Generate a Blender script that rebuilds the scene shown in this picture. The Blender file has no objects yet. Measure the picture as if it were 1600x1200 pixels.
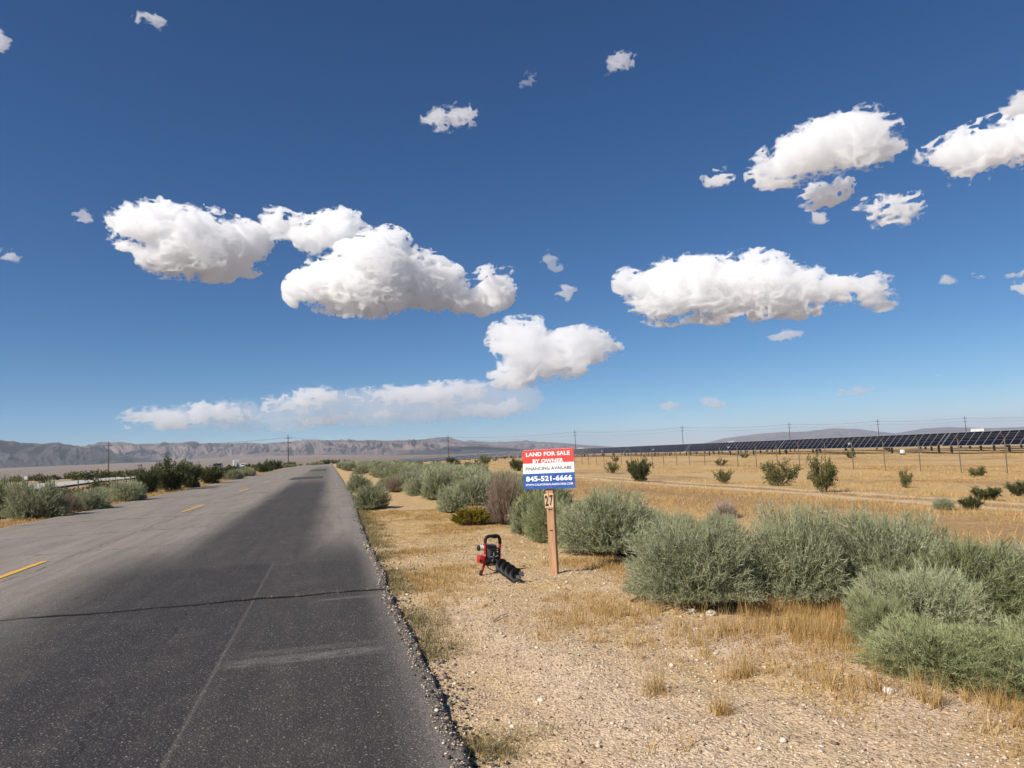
import bpy, bmesh, math, random
import numpy as np
from mathutils import Matrix, Vector, Quaternion
rng = np.random.default_rng(7); random.seed(7)
sc = bpy.context.scene
COL = sc.collection
# ------------------------------------------------------------------ camera
FPX, CAMH, ROLL = 1110.0, 1.42, math.radians(2.5)          # photo is 1600 px wide
VP = (515.0, 718.0)                                          # where the road vanishes
_dx, _dy = VP[0]-800, VP[1]-600
CR, SR = math.cos(ROLL), math.sin(ROLL)
_u, _v = _dx*CR-_dy*SR, _dx*SR+_dy*CR
_p = math.atan(_v/FPX)
_fw = np.array([0, math.cos(_p), math.sin(_p)]); _up = np.array([0, -math.sin(_p), math.cos(_p)]); _rt = np.array([1., 0, 0])
_d = _rt*_u-_up*_v+_fw*FPX
_a = math.atan2(_d[0], _d[1])
_R = np.array([[math.cos(_a), -math.sin(_a), 0], [math.sin(_a), math.cos(_a), 0], [0, 0, 1]])
RT, UP, FW = _R@_rt, _R@_up, _R@_fw
def ray(x, y):
    dx, dy = x-800, y-600
    u = dx*CR-dy*SR; v = dx*SR+dy*CR
    d = RT*u-UP*v+FW*FPX
    return d/np.linalg.norm(d)
cam = bpy.data.cameras.new('camera'); cam_o = bpy.data.objects.new('camera', cam); COL.objects.link(cam_o)
cam.sensor_fit = 'HORIZONTAL'; cam.sensor_width = 36; cam.lens = 36*FPX/1600
cam.clip_start = 0.05; cam.clip_end = 90000
_ri = RT*CR+UP*(-SR)*-1*-1; _ri = RT*CR-UP*(-SR)*1
# image right = cos*RT - (down part) : a step right in the picture is (u,v)=(cos,sin) -> RT*cos - UP*sin
_ri = RT*CR-UP*SR; _ui = RT*SR+UP*CR
M = Matrix.Identity(4)
for i in range(3):
    M[i][0], M[i][1], M[i][2] = _ri[i], _ui[i], -FW[i]
M[0][3], M[1][3], M[2][3] = 0, 0, CAMH
cam_o.matrix_world = M
sc.camera = cam_o
# ------------------------------------------------------------------ sky, sun, exposure
SUN_EL = math.radians(40); SUN_ROT = math.atan2(-0.87, -0.42)
w = bpy.data.worlds.new('World'); sc.world = w; w.use_nodes = True
_bg = w.node_tree.nodes['Background']
_sk = w.node_tree.nodes.new('ShaderNodeTexSky'); _sk.sky_type = 'NISHITA'; _sk.sun_disc = False
_sk.sun_elevation = SUN_EL; _sk.sun_rotation = SUN_ROT
_sk.altitude = 800; _sk.air_density = 0.7; _sk.dust_density = 0.0; _sk.ozone_density = 10.0
_mx = w.node_tree.nodes.new('ShaderNodeMix'); _mx.data_type = 'RGBA'; _mx.blend_type = 'MULTIPLY'; _mx.inputs[0].default_value = 1; _mx.inputs[7].default_value = (0.70, 0.95, 1.0, 1)
w.node_tree.links.new(_sk.outputs[0], _mx.inputs[6]); _sep = w.node_tree.nodes.new('ShaderNodeSeparateColor'); _com = w.node_tree.nodes.new('ShaderNodeCombineColor')
w.node_tree.links.new(_mx.outputs[2], _sep.inputs[0])
for _k, (_g, _a2) in enumerate(((1.33, 1.22), (1.08, 0.98), (0.91, 1.10))):      # grade of the whole sky, channel by channel
    _p1 = w.node_tree.nodes.new('ShaderNodeMath'); _p1.operation = 'POWER'; _p1.inputs[1].default_value = _g
    _p2 = w.node_tree.nodes.new('ShaderNodeMath'); _p2.operation = 'MULTIPLY'; _p2.inputs[1].default_value = _a2
    w.node_tree.links.new(_sep.outputs[_k], _p1.inputs[0]); w.node_tree.links.new(_p1.outputs[0], _p2.inputs[0]); w.node_tree.links.new(_p2.outputs[0], _com.inputs[_k])
w.node_tree.links.new(_com.outputs[0], _bg.inputs[0]); _bg.inputs[1].default_value = 0.073
sl = bpy.data.lights.new('sun', 'SUN'); sl.energy = 4.8; sl.angle = math.radians(0.5); sl.color = (1, 0.93, 0.83)
so = bpy.data.objects.new('sun', sl); COL.objects.link(so)
SUN = Vector((math.sin(SUN_ROT)*math.cos(SUN_EL), math.cos(SUN_ROT)*math.cos(SUN_EL), math.sin(SUN_EL)))
so.rotation_euler = SUN.to_track_quat('Z', 'Y').to_euler(); so.location = (0, 0, 50)
sc.view_settings.view_transform = 'Standard'; sc.view_settings.look = 'None'
sc.view_settings.gamma = 1; sc.view_settings.use_curve_mapping = False; sc.view_settings.exposure = 0.42
sc.render.engine = 'CYCLES'
cy = sc.cycles
sc.render.filter_size = 1.15; cy.use_denoising = True; cy.max_bounces = 24; cy.volume_bounces = 16; cy.diffuse_bounces = 3; cy.glossy_bounces = 2
cy.transparent_max_bounces = 16; cy.sample_clamp_indirect = 8
# ------------------------------------------------------------------ helpers
class NT:
    """tiny node builder"""
    def __init__(s, name, vol=False):
        s.m = bpy.data.materials.new(name); s.m.use_nodes = True
        s.t = s.m.node_tree; s.n = s.t.nodes
        s.b = s.n.get('Principled BSDF'); s.out = s.n.get('Material Output')
        if vol: s.n.remove(s.b)
        else: s.b.inputs['Specular IOR Level'].default_value = 0.3; s.b.inputs['Roughness'].default_value = 0.9
    def new(s, ty, **kw):
        n = s.n.new(ty)
        for k, v in kw.items(): setattr(n, k, v)
        return n
    def set(s, sock, v):
        if isinstance(v, bpy.types.NodeSocket): s.t.links.new(v, sock)
        elif v is not None:
            if isinstance(v, (tuple, list)) and len(v) == 3 and sock.type == 'RGBA': v = tuple(v)+(1,)
            sock.default_value = v
    def math(s, op, a, b=None, c=None, clamp=False):
        n = s.new('ShaderNodeMath', operation=op, use_clamp=clamp)
        s.set(n.inputs[0], a); s.set(n.inputs[1], b); s.set(n.inputs[2], c); return n.outputs[0]
    def mul(s, a, b): return s.math('MULTIPLY', a, b)
    def add(s, a, b): return s.math('ADD', a, b)
    def sub(s, a, b): return s.math('SUBTRACT', a, b)
    def mix(s, f, a, b, mode='MIX'):
        n = s.new('ShaderNodeMix', data_type='RGBA', blend_type=mode)
        s.set(n.inputs[0], f); s.set(n.inputs[6], a); s.set(n.inputs[7], b); return n.outputs[2]
    def pos(s): return s.new('ShaderNodeNewGeometry').outputs['Position']
    def obj(s): return s.new('ShaderNodeTexCoord').outputs['Object']
    def xyz(s, v): n = s.new('ShaderNodeSeparateXYZ'); s.set(n.inputs[0], v); return n.outputs
    def vec(s, x, y, z): n = s.new('ShaderNodeCombineXYZ'); s.set(n.inputs[0], x); s.set(n.inputs[1], y); s.set(n.inputs[2], z); return n.outputs[0]
    def scale(s, v, sx, sy, sz):
        n = s.new('ShaderNodeVectorMath', operation='MULTIPLY'); s.set(n.inputs[0], v); n.inputs[1].default_value = (sx, sy, sz); return n.outputs[0]
    def noise(s, v, sc_, det=4, rough=0.55, dist=0, col=False):
        n = s.new('ShaderNodeTexNoise'); s.set(n.inputs['Vector'], v); n.inputs['Scale'].default_value = sc_
        n.inputs['Detail'].default_value = det; n.inputs['Roughness'].default_value = rough; n.inputs['Distortion'].default_value = dist
        return n.outputs['Color' if col else 'Fac']
    def vor(s, v, sc_, feature='F1', out='Distance', rnd=1):
        n = s.new('ShaderNodeTexVoronoi', feature=feature); s.set(n.inputs['Vector'], v); n.inputs['Scale'].default_value = sc_
        n.inputs['Randomness'].default_value = rnd
        return n.outputs[out]
    def step(s, v, a, b, lo=0., hi=1.):
        n = s.new('ShaderNodeMapRange', interpolation_type='SMOOTHSTEP'); s.set(n.inputs[0], v)
        s.set(n.inputs[1], a); s.set(n.inputs[2], b); s.set(n.inputs[3], lo); s.set(n.inputs[4], hi); return n.outputs[0]
    def ramp(s, f, stops):
        n = s.new('ShaderNodeValToRGB'); s.set(n.inputs[0], f); e = n.color_ramp.elements
        while len(e) < len(stops): e.new(0.5)
        for q, (p, c) in zip(e, stops): q.position = p; q.color = tuple(c)+(1,) if len(c) == 3 else c
        return n.outputs[0]
    def bump(s, h, strength=0.5, dist=0.02):
        n = s.new('ShaderNodeBump'); n.inputs['Strength'].default_value = strength; n.inputs['Distance'].default_value = dist
        s.set(n.inputs['Height'], h); s.t.links.new(n.outputs[0], s.b.inputs['Normal'])
    def col(s, c): s.set(s.b.inputs['Base Color'], c)
    def rough(s, c): s.set(s.b.inputs['Roughness'], c)

def simple(name, c, rough=0.6, metal=0.0, var=0.15, sc_=20, spec=0.3):
    t = NT(name); f = t.noise(t.obj(), sc_, 4, 0.6)
    t.col(t.mix(f, tuple(x*(1-var) for x in c), tuple(min(1, x*(1+var)) for x in c)))
    t.rough(rough); t.b.inputs['Metallic'].default_value = metal; t.b.inputs['Specular IOR Level'].default_value = spec
    return t.m

def mesh(name, V, Fc, mats=None, idx=None, smooth=False):
    """mesh datablock out of numpy arrays; Fc is an (n,3|4) array or a list of such arrays"""
    me = bpy.data.meshes.new(name)
    V = np.asarray(V, dtype=np.float32)
    Fs = Fc if isinstance(Fc, list) else [Fc]
    Fs = [np.asarray(f, dtype=np.int32) for f in Fs if len(f)]
    me.vertices.add(len(V)); me.vertices.foreach_set('co', V.ravel())
    nl = sum(f.size for f in Fs); npol = sum(len(f) for f in Fs)
    me.loops.add(nl); me.polygons.add(npol)
    me.loops.foreach_set('vertex_index', np.concatenate([f.ravel() for f in Fs]))
    starts, o = [], 0
    for f in Fs:
        starts.append(o+np.arange(len(f))*f.shape[1]); o += f.size
    me.polygons.foreach_set('loop_start', np.concatenate(starts).astype(np.int32))
    if smooth: me.polygons.foreach_set('use_smooth', np.ones(npol, dtype=bool))
    for m in (mats or []): me.materials.append(m)
    if idx is not None: me.polygons.foreach_set('material_index', np.asarray(idx, dtype=np.int32))
    me.update(calc_edges=True); me.validate()
    return me

def put(name, me, parent=None, loc=(0, 0, 0), **props):
    o = bpy.data.objects.new(name, me); COL.objects.link(o); o.location = loc
    if parent is not None: o.parent = parent
    for k, v in props.items(): o[k] = v
    return o
def thing(name, label, cat, loc=(0, 0, 0), rz=0, group=None, me=None):
    o = put(name, me, None, loc, label=label, category=cat); o.rotation_euler = (0, 0, rz)
    if group: o['group'] = group
    return o

class MB:
    """collects simple solids into one mesh"""
    def __init__(s): s.bm = bmesh.new()
    def box(s, c, d, rot=None, bev=0):
        M = Matrix.Translation(c) @ (rot.to_4x4() if rot is not None else Matrix.Identity(4)) @ Matrix.Diagonal((d[0], d[1], d[2], 1))
        r = bmesh.ops.create_cube(s.bm, size=1, matrix=M)
        if bev:
            ed = list({e for v in r['verts'] for e in v.link_edges})
            bmesh.ops.bevel(s.bm, geom=ed, offset=bev, segments=2, affect='EDGES', profile=0.6)
        return s
    def tube(s, pts, r, n=8, cap=True):
        pts = [Vector(p) for p in pts]; rs = r if isinstance(r, (list, tuple)) else [r]*len(pts)
        rings = []; ref = None
        for i, p in enumerate(pts):
            d = (pts[min(i+1, len(pts)-1)]-pts[max(i-1, 0)]).normalized()
            if ref is None: ref = d.orthogonal().normalized()
            ref = (ref-d*ref.dot(d)).normalized(); b = d.cross(ref)
            rings.append([s.bm.verts.new(p+(ref*math.cos(2*math.pi*k/n)+b*math.sin(2*math.pi*k/n))*rs[i]) for k in range(n)])
        for a, b in zip(rings, rings[1:]):
            for k in range(n): s.bm.faces.new((a[k], a[(k+1) % n], b[(k+1) % n], b[k]))
        if cap: s.bm.faces.new(rings[0][::-1]); s.bm.faces.new(rings[-1])
        return s
    def lathe(s, prof, M, n=16):
        """prof: (radius, height) pairs about M's z axis"""
        rings = [[s.bm.verts.new(M @ Vector((r*math.cos(2*math.pi*k/n), r*math.sin(2*math.pi*k/n), h))) for k in range(n)] for r, h in prof]
        for a, b in zip(rings, rings[1:]):
            for k in range(n): s.bm.faces.new((a[k], a[(k+1) % n], b[(k+1) % n], b[k]))
        s.bm.faces.new(rings[0][::-1]); s.bm.faces.new(rings[-1]); return s
    def mesh(s, name, m, smooth=True):
        bmesh.ops.recalc_face_normals(s.bm, faces=s.bm.faces[:])
        me = bpy.data.meshes.new(name)
        if smooth:
            for f in s.bm.faces: f.smooth = True
            for e in s.bm.edges:
                if len(e.link_faces) == 2 and e.calc_face_angle(0) > 0.6: e.smooth = False
        s.bm.to_mesh(me); s.bm.free()
        if m: me.materials.append(m)
        return me
    def put(s, name, m, parent=None, smooth=True, loc=(0, 0, 0), **props):
        return put(name, s.mesh(name, m, smooth), parent, loc, **props)

def sstep(v, a, b):
    t = np.clip((np.asarray(v, float)-a)/(b-a), 0, 1); return t*t*(3-2*t)
def _hash(ix, iy, iz, seed):
    h = (ix.astype(np.uint32)*np.uint32(374761393)+iy.astype(np.uint32)*np.uint32(668265263)+iz.astype(np.uint32)*np.uint32(2246822519)+np.uint32(seed*3266489917 & 0xffffffff))
    h = (h ^ (h >> np.uint32(13)))*np.uint32(1274126177); h = (h ^ (h >> np.uint32(16)))*np.uint32(2654435761); h ^= h >> np.uint32(15)
    return h.astype(np.float32)/np.float32(4294967295)
def vnoise(x, y, z=None, seed=0):
    x = np.asarray(x, np.float32); y = np.asarray(y, np.float32)
    z = np.zeros_like(x) if z is None else np.asarray(z, np.float32)
    fx, fy, fz = np.floor(x), np.floor(y), np.floor(z)
    ix, iy, iz = fx.astype(np.int64), fy.astype(np.int64), fz.astype(np.int64)
    tx, ty, tz = x-fx, y-fy, z-fz
    tx, ty, tz = tx*tx*(3-2*tx), ty*ty*(3-2*ty), tz*tz*(3-2*tz)
    def L(a, b, c): return _hash(ix+a, iy+b, iz+c, seed)
    def lerp(a, b, t): return a+(b-a)*t
    return lerp(lerp(lerp(L(0,0,0), L(1,0,0), tx), lerp(L(0,1,0), L(1,1,0), tx), ty),
                lerp(lerp(L(0,0,1), L(1,0,1), tx), lerp(L(0,1,1), L(1,1,1), tx), ty), tz)*2-1
def fbm(x, y, z=None, oct=4, seed=0, gain=0.5, lac=2.03):
    a, s, k = 0., 1., 1.
    for o in range(oct):
        a = a+s*vnoise(np.asarray(x)*k, np.asarray(y)*k, None if z is None else np.asarray(z)*k, seed+o*17); s *= gain; k *= lac
    return a
# ------------------------------------------------------------------ lie of the land
ROAD_L, ROAD_C = -8.38, -4.42
def road_r(y):                                               # ragged right edge of the asphalt
    y = np.asarray(y, float)
    return 0.60+0.26*sstep(y, 8, 34)+0.03*fbm(y*0.9, y*0+3.3, oct=3, seed=5, gain=0.6)+0.016*fbm(y*5.1, y*0+1.3, oct=4, seed=7, gain=0.75)
def gz(x, y):
    x = np.asarray(x, float); y = np.asarray(y, float)
    z = -0.055+0.02*sstep(x, 0.9, 1.6)-0.30*sstep(x, 3.0, 6.5)-0.65*sstep(x, 11, 28)
    z = np.where(x < -6, -0.05-0.3*sstep(-x, 9.5, 13)-0.6*sstep(-x, 20, 60)-4*sstep(-x, 60, 300), z)
    z = z-2.8*sstep(y, 205, 640)
    r = np.hypot(x, y)
    z = z+np.maximum(0, r-2600)*0.0135*(1-sstep(np.arctan2(x, np.maximum(y, 1e-3)), -0.12, 0.22))
    return z
def bumps(x, y):
    x = np.asarray(x, float); y = np.asarray(y, float)
    near = 1-sstep(np.hypot(x, y), 20, 60)
    off = sstep(x, 0.65, 1.1)+sstep(-x, 8.5, 9.2)
    b = near*(0.022*fbm(x*1.3, y*1.3, oct=3, seed=11)+0.012*fbm(x*7, y*7, oct=2, seed=12))
    b = b+0.10*sstep(np.abs(x-10), 4, 12)*fbm(x*0.12, y*0.12, oct=3, seed=13)*sstep(x, 5, 9)*(1-sstep(np.hypot(x, y), 300, 500))
    b = b+0.006*off
    return b*np.clip(off, 0, 1)
def ground(x, y): return gz(x, y)+bumps(x, y)
def at(px, py, dz=0.0):
    """the spot on the ground seen at photo pixel (px, py)"""
    d = ray(px, py); z = 0.
    for _ in range(25):
        t = (z+dz-CAMH)/d[2]; x, y = d[0]*t, d[1]*t; z = 0.5*z+0.5*float(ground(x, y))
    return x, y, float(ground(x, y))
# ------------------------------------------------------------------ mountains
def bearing(px, py):
    d = ray(px, py); return math.atan2(d[0], d[1]), d[2]/math.hypot(d[0], d[1])
def range_mesh(name, trace, dist, depth, front, mat, seed, rough, na=420, nr=90, gully=1.0, label=None):
    B = np.array([bearing(*p) for p in trace]); o = np.argsort(B[:, 0]); B = B[o]
    a = np.linspace(B[0, 0], B[-1, 0], na); h = np.interp(a, B[:, 0], B[:, 1])*dist+CAMH
    v = np.linspace(-1, 0.6, nr)                               # -1 foot towards us, 0 crest, + back slope
    A, Vv = np.meshgrid(a, v, indexing='ij'); Hc = np.repeat(h[:, None], nr, 1)
    R = dist+np.where(Vv < 0, Vv*front, Vv*depth)
    X, Y = R*np.sin(A), R*np.cos(A)
    prof = np.where(Vv < 0, (1+np.minimum(Vv, 0))**1.25, 1-1.4*np.maximum(Vv, 0))
    prof = np.clip(prof, 0, 1)
    s = A*dist
    warp = fbm(s/700, Vv*2.2, oct=3, seed=seed)*0.35
    n1 = 1-np.abs(fbm(s/420+warp*2, Vv*1.1+warp, oct=2, seed=seed+3))
    n2 = 1-np.abs(fbm(s/150+warp*3, Vv*2.0, oct=4, seed=seed+5, gain=0.6))
    base = gz(X, Y)-6
    rel = np.clip(Hc-base, 5, None)
    mid = prof*(1-prof)*4*np.where(Vv < 0, 1, 0.3)
    Z = base+rel*prof+gully*rel*mid*((n1-0.62)*0.42+(n2-0.6)*0.30)
    Z += rel*0.03*fbm(s/90, Vv*6, oct=4, seed=seed+8, gain=.6)*np.clip(prof*3, 0, 1)*rough
    V = np.stack([X, Y, Z], -1).reshape(-1, 3)
    i = np.arange(na-1)[:, None]*nr+np.arange(nr-1)[None]
    F = np.stack([i, i+nr, i+nr+1, i+1], -1).reshape(-1, 4)[:, ::-1]
    return put(name, mesh(name, V, F, [mat], smooth=True), kind='structure')
def rock_mat(name, c1, c2, c3):
    t = NT(name); p = t.pos()
    f = t.noise(t.scale(p, 1, 1, 2.5), 0.0022, 7, 0.62, 0.4)
    g = t.noise(p, 0.012, 5, 0.6)
    c = t.ramp(f, [(0.3, c1), (0.5, c2), (0.68, c3)])
    c = t.mix(t.step(g, 0.4, 0.75, 0, 0.5), c, tuple(x*0.6 for x in c1))
    t.col(c); return t.m
M_rock = rock_mat('desert_rock', (0.065, 0.046, 0.041), (0.125, 0.087, 0.074), (0.21, 0.152, 0.127))
M_rock_shaded = rock_mat('shaded_desert_rock', (0.022, 0.023, 0.025), (0.036, 0.034, 0.034), (0.075, 0.062, 0.053))  # darker copy of the desert rock, cloud shade put into its colour
TRB = [(20,700),(80,699),(132,697),(140,694),(150,692.5),(158,690.5),(166,690.3),(172,691.5),(180,690),(195,691),(210,694),(250,692.5),(300,692),(350,693),(400,692.5),(430,691.5),(460,689),(480,687.5),(500,688.5),(530,688),(560,687.5),(600,688),(640,687.5),(660,686.5),(680,689),(720,691),(760,695),(800,699),(850,705),(900,709)]
TRA = [(-420,700),(-300,693),(-200,690),(-100,691),(-40,684),(0,687),(40,692.5),(60,692.8),(90,691.7),(110,694.5),(130,698),(160,705),(220,716),(280,722)]
TRC = [(600,694),(640,692),(660,688),(675,684),(685,682.8),(695,682),(702,682.4),(712,687),(725,690),(735,688),(750,690),(775,690.5),(800,689),(825,688),(840,690),(870,691),(900,694),(940,697),(980,700),(1010,702)]
TRD = [(1060,699),(1090,695),(1130,685),(1180,678),(1220,675),(1260,674),(1300,669),(1340,670),(1370,674),(1400,677),(1440,670),(1480,667),(1550,669),(1600,667),(1700,663),(1850,662),(2000,660)]
TRE = [(600,712),(640,707),(700,699),(740,697),(780,699),(830,703),(880,707),(950,708)]
range_mesh('mountain_ridge', TRB, 10500, 1500, 2300, M_rock, 3, 1.0, na=900, nr=130, gully=1.3)
range_mesh('mountain_ridge', TRA, 7600, 1300, 1500, M_rock_shaded, 21, 0.7, na=500, nr=100)
range_mesh('mountain_ridge', TRC, 15000, 2000, 3000, M_rock, 33, 1.0, na=400)
range_mesh('mountain_ridge', TRD, 20500, 2000, 3000, M_rock, 43, 0.8, na=400)
range_mesh('mountain_ridge', TRE, 8700, 900, 1200, M_rock_shaded, 55, 0.6, na=400)
# ------------------------------------------------------------------ air
t = NT('hazy_air', vol=True)
pv = t.new('ShaderNodeVolumePrincipled'); pv.inputs['Color'].default_value = (0.74, 0.85, 1.0, 1); pv.inputs['Density'].default_value = 4.1e-5
pv.inputs['Anisotropy'].default_value = 0.1
t.t.links.new(pv.outputs[0], t.out.inputs['Volume'])
mb = MB(); mb.box((0, 9000, 207), (58000, 40000, 470))
mb.put('haze', t.m, smooth=False, kind='stuff')
# ------------------------------------------------------------------ clouds
def surface_nets(f):
    s = f > 0; nx, ny, nz = f.shape
    acc = np.zeros((nx-1, ny-1, nz-1, 3), np.float32); cnt = np.zeros((nx-1, ny-1, nz-1), np.float32)
    sl = lambda o, n: slice(o, n-1+o)
    cs = [(a, b, c) for a in (0, 1) for b in (0, 1) for c in (0, 1)]
    for A in cs:
        for ax in range(3):
            if A[ax]: continue
            Bc = list(A); Bc[ax] = 1
            fa = f[sl(A[0], nx), sl(A[1], ny), sl(A[2], nz)]; fb = f[sl(Bc[0], nx), sl(Bc[1], ny), sl(Bc[2], nz)]
            m = (fa > 0) != (fb > 0)
            tt = np.where(m, fa/np.where(m, fa-fb, 1), 0)
            for k in range(3): acc[..., k] += np.where(m, A[k]+(tt if k == ax else 0), 0)
            cnt += m
    act = cnt > 0; ids = np.full(cnt.shape, -1, np.int64); ids[act] = np.arange(act.sum())
    base = np.stack(np.nonzero(act), -1); V = base+acc[act]/cnt[act][:, None]
    Fs = []
    for ax in range(3):
        o1, o2 = [(1, 2), (2, 0), (0, 1)][ax]
        a = [slice(1, -1)]*3; a[ax] = slice(0, -1); b = list(a); b[ax] = slice(1, None)
        m = s[tuple(a)] != s[tuple(b)]; up = s[tuple(a)][m]
        q = np.stack(np.nonzero(m), -1); off = np.ones(3, int); off[ax] = 0; q = q+off
        def cell(d1, d2):
            c = q.copy(); c[:, o1] -= d1; c[:, o2] -= d2; return ids[c[:, 0], c[:, 1], c[:, 2]]
        quad = np.stack([cell(1, 1), cell(0, 1), cell(0, 0), cell(1, 0)], -1)
        quad[~up] = quad[~up][:, ::-1]; Fs.append(quad)
    return V, np.concatenate(Fs)
def poly_dist(P, x, y):
    """signed distance to a polygon, + inside"""
    d = np.full(x.shape, 1e9); ins = np.zeros(x.shape, bool)
    n = len(P)
    for i in range(n):
        (x0, y0), (x1, y1) = P[i], P[(i+1) % n]
        ex, ey = x1-x0, y1-y0; tt = np.clip(((x-x0)*ex+(y-y0)*ey)/(ex*ex+ey*ey+1e-9), 0, 1)
        d = np.minimum(d, np.hypot(x-x0-tt*ex, y-y0-tt*ey))
        c = ((y0 > y) != (y1 > y)); xi = x0+(y-y0)*ex/(ey if abs(ey) > 1e-9 else 1e-9); ins ^= c & (x < xi)
    return np.where(ins, d, -d)
CLOUD_DEFAULT = 1500.; NTRI = [0]
def cloud(label, polys, tau, seed, vox=1.9, amp=1.0, grow=-1.0, group=None, dcap=21000, thick=0.6):
    allp = np.array([p for q in polys for p in q], float); cx, cyy = allp.mean(0)
    el_b = min(bearing(*p)[1] for p in allp)
    D = min(dcap, CLOUD_DEFAULT/max(el_b, 0.03)); bc = bearing(cx, cyy)[0]
    fwd = np.array([math.sin(bc), math.cos(bc), 0]); rgt = np.array([fwd[1], -fwd[0], 0])
    U = D/FPX                                                   # one photo pixel in metres out there
    def loc(p):
        d = ray(*p); d = d/(d@fwd); return d@rgt*FPX, d[2]*FPX
    L = [np.array([loc(p) for p in q]) for q in polys]
    al = np.concatenate(L); lo, hi = al.min(0)-9, al.max(0)+9
    r2 = np.random.default_rng(seed); tel = al[:, 1].mean()/FPX
    balls = []
    for P in L:
        pl, ph = P.min(0), P.max(0)
        n = int(90+ (ph-pl).prod()/45)
        q = pl+r2.random((n*6, 2))*(ph-pl); d = poly_dist(P, q[:, 0], q[:, 1])
        k = d > 1.5; q, d = q[k], d[k]
        o = np.argsort(-d*(0.35+0.65*r2.random(len(d)))); q, d = q[o][:int(n*1.2)], d[o][:int(n*1.2)]
        dm = d.max()
        zz = r2.normal(0, 1, len(d))*(0.2*dm+0.4*d)*thick
        balls += [(a[0]*(1+b_/FPX), b_, a[1]+b_*tel, r) for a, b_, r in zip(q, zz, d)]
    balls = np.array(balls)
    zmax = np.abs(balls[:, 1]).max()+balls[:, 3].max()*0.6+8
    zmax = min(zmax, 0.5*max(hi[0]-lo[0], 30))
    lo = np.array([lo[0], lo[1]-zmax*max(tel, 0)*0.9]); hi = np.array([hi[0], hi[1]+zmax*max(tel, 0)*0.9])
    gx = np.arange(lo[0], hi[0], vox); gy = np.arange(-zmax, zmax, vox*1.5); gq = np.arange(lo[1], hi[1], vox)
    f = np.full((len(gx), len(gy), len(gq)), -9., np.float32)
    for bx, by, bz, r in balls:
        m = r+7
        i0, i1 = np.searchsorted(gx, [bx-m, bx+m]); j0, j1 = np.searchsorted(gy, [by-m, by+m]); k0, k1 = np.searchsorted(gq, [bz-m, bz+m])
        if i1 <= i0 or j1 <= j0 or k1 <= k0: continue
        X, Y, Z = gx[i0:i1, None, None], gy[None, j0:j1, None], gq[None, None, k0:k1]
        v = (r-np.sqrt((X-bx)**2+(Y-by)**2+(Z-bz)**2)).astype(np.float32)
        np.maximum(f[i0:i1, j0:j1, k0:k1], v, out=f[i0:i1, j0:j1, k0:k1])
    I = np.nonzero((f > -8.9) & (f < 14))
    X, Y, Z = gx[I[0]]+seed*31.7, gy[I[1]]*0.3, gq[I[2]]-gy[I[1]]*tel
    wx, wz = 6*vnoise(X/22, Y/22, Z/22, seed+9), 6*vnoise(X/22, Y/22, Z/22, seed+10)
    X, Z = X+wx, Z+wz
    bil = lambda k, kz, sd, o: (o-np.abs(vnoise(X/k, Y/k, Z/kz, seed+sd))*1.6)
    n = 13.0*vnoise(X/50, Y/40, Z/20, seed)+13.0*bil(20, 11.5, 1, 0.46)+11.5*bil(9.6, 6.2, 2, 0.45)+7.0*bil(5.0, 3.9, 3, 0.42)+3.2*vnoise(X/2.8, Y/3.0, Z/2.6, seed+4)
    sizef = np.clip(balls[:, 3].max()/22, 0.28, 1.0)
    f0 = f.copy(); f[I] += ((n-1.5)*1.4*amp*sizef+grow*sizef).astype(np.float32)
    f[0] = f[-1] = -1; f[:, 0] = f[:, -1] = -1; f[:, :, 0] = f[:, :, -1] = -1
    g = f-np.float32(1.2*sizef)
    g[0] = g[-1] = -1; g[:, 0] = g[:, -1] = -1; g[:, :, 0] = g[:, :, -1] = -1
    V, Fq = surface_nets(f)
    if len(Fq) < 40: V, Fq = surface_nets(f+np.float32(3*sizef+1.0))
    if len(Fq) < 8: print('no cloud', label); return None
    NTRI[0] += 2*len(Fq)
    V = np.stack([lo[0]+V[:, 0]*vox, -zmax+V[:, 1]*vox*1.5, lo[1]+V[:, 2]*vox], -1)*U
    c0 = V.mean(0); V = V-c0
    me = mesh('cloud', V, Fq, None, smooth=True)
    m = NT('cloud_vapour', vol=True)
    vs = m.new('ShaderNodeVolumeScatter'); vs.inputs['Color'].default_value = (1, 1, 1, 1); vs.inputs['Anisotropy'].default_value = 0.15
    th = min(2*balls[:, 3].max(), 70)*U
    vs.inputs['Density'].default_value = tau/th
    m.t.links.new(vs.outputs[0], m.out.inputs['Volume']); me.materials.append(m.m)
    o = thing('cloud', label, 'cloud', group=group, me=me)
    P0 = rgt*c0[0]+fwd*(D+c0[1])+np.array([0, 0, CAMH+c0[2]])
    mm = Matrix.Identity(4)
    for i in range(3): mm[i][0], mm[i][1] = rgt[i], fwd[i]
    mm.translation = Vector(P0); o.matrix_world = mm
    h = f+np.float32(7.5*sizef)
    h[f0 < -8.5] = -20; h = np.minimum(h, np.float32(30)); q = np.nonzero((h > -6) & (h < 22))
    X, Y, Z = gx[q[0]]+seed*13.1, gy[q[1]]*0.3, gq[q[2]]-gy[q[1]]*tel
    h[q] += (sizef*min(1, 0.35+sizef)*(11*vnoise(X/17, Y/17, Z/10, seed+20)+11*(0.2-np.abs(vnoise(X/7, Y/7, Z/5, seed+21))*1.5)+7*vnoise(X/3.1, Y/3.1, Z/2.8, seed+22)-4)).astype(np.float32)
    h[0] = h[-1] = -1; h[:, 0] = h[:, -1] = -1; h[:, :, 0] = h[:, :, -1] = -1
    V2, F2 = surface_nets(h)
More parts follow.
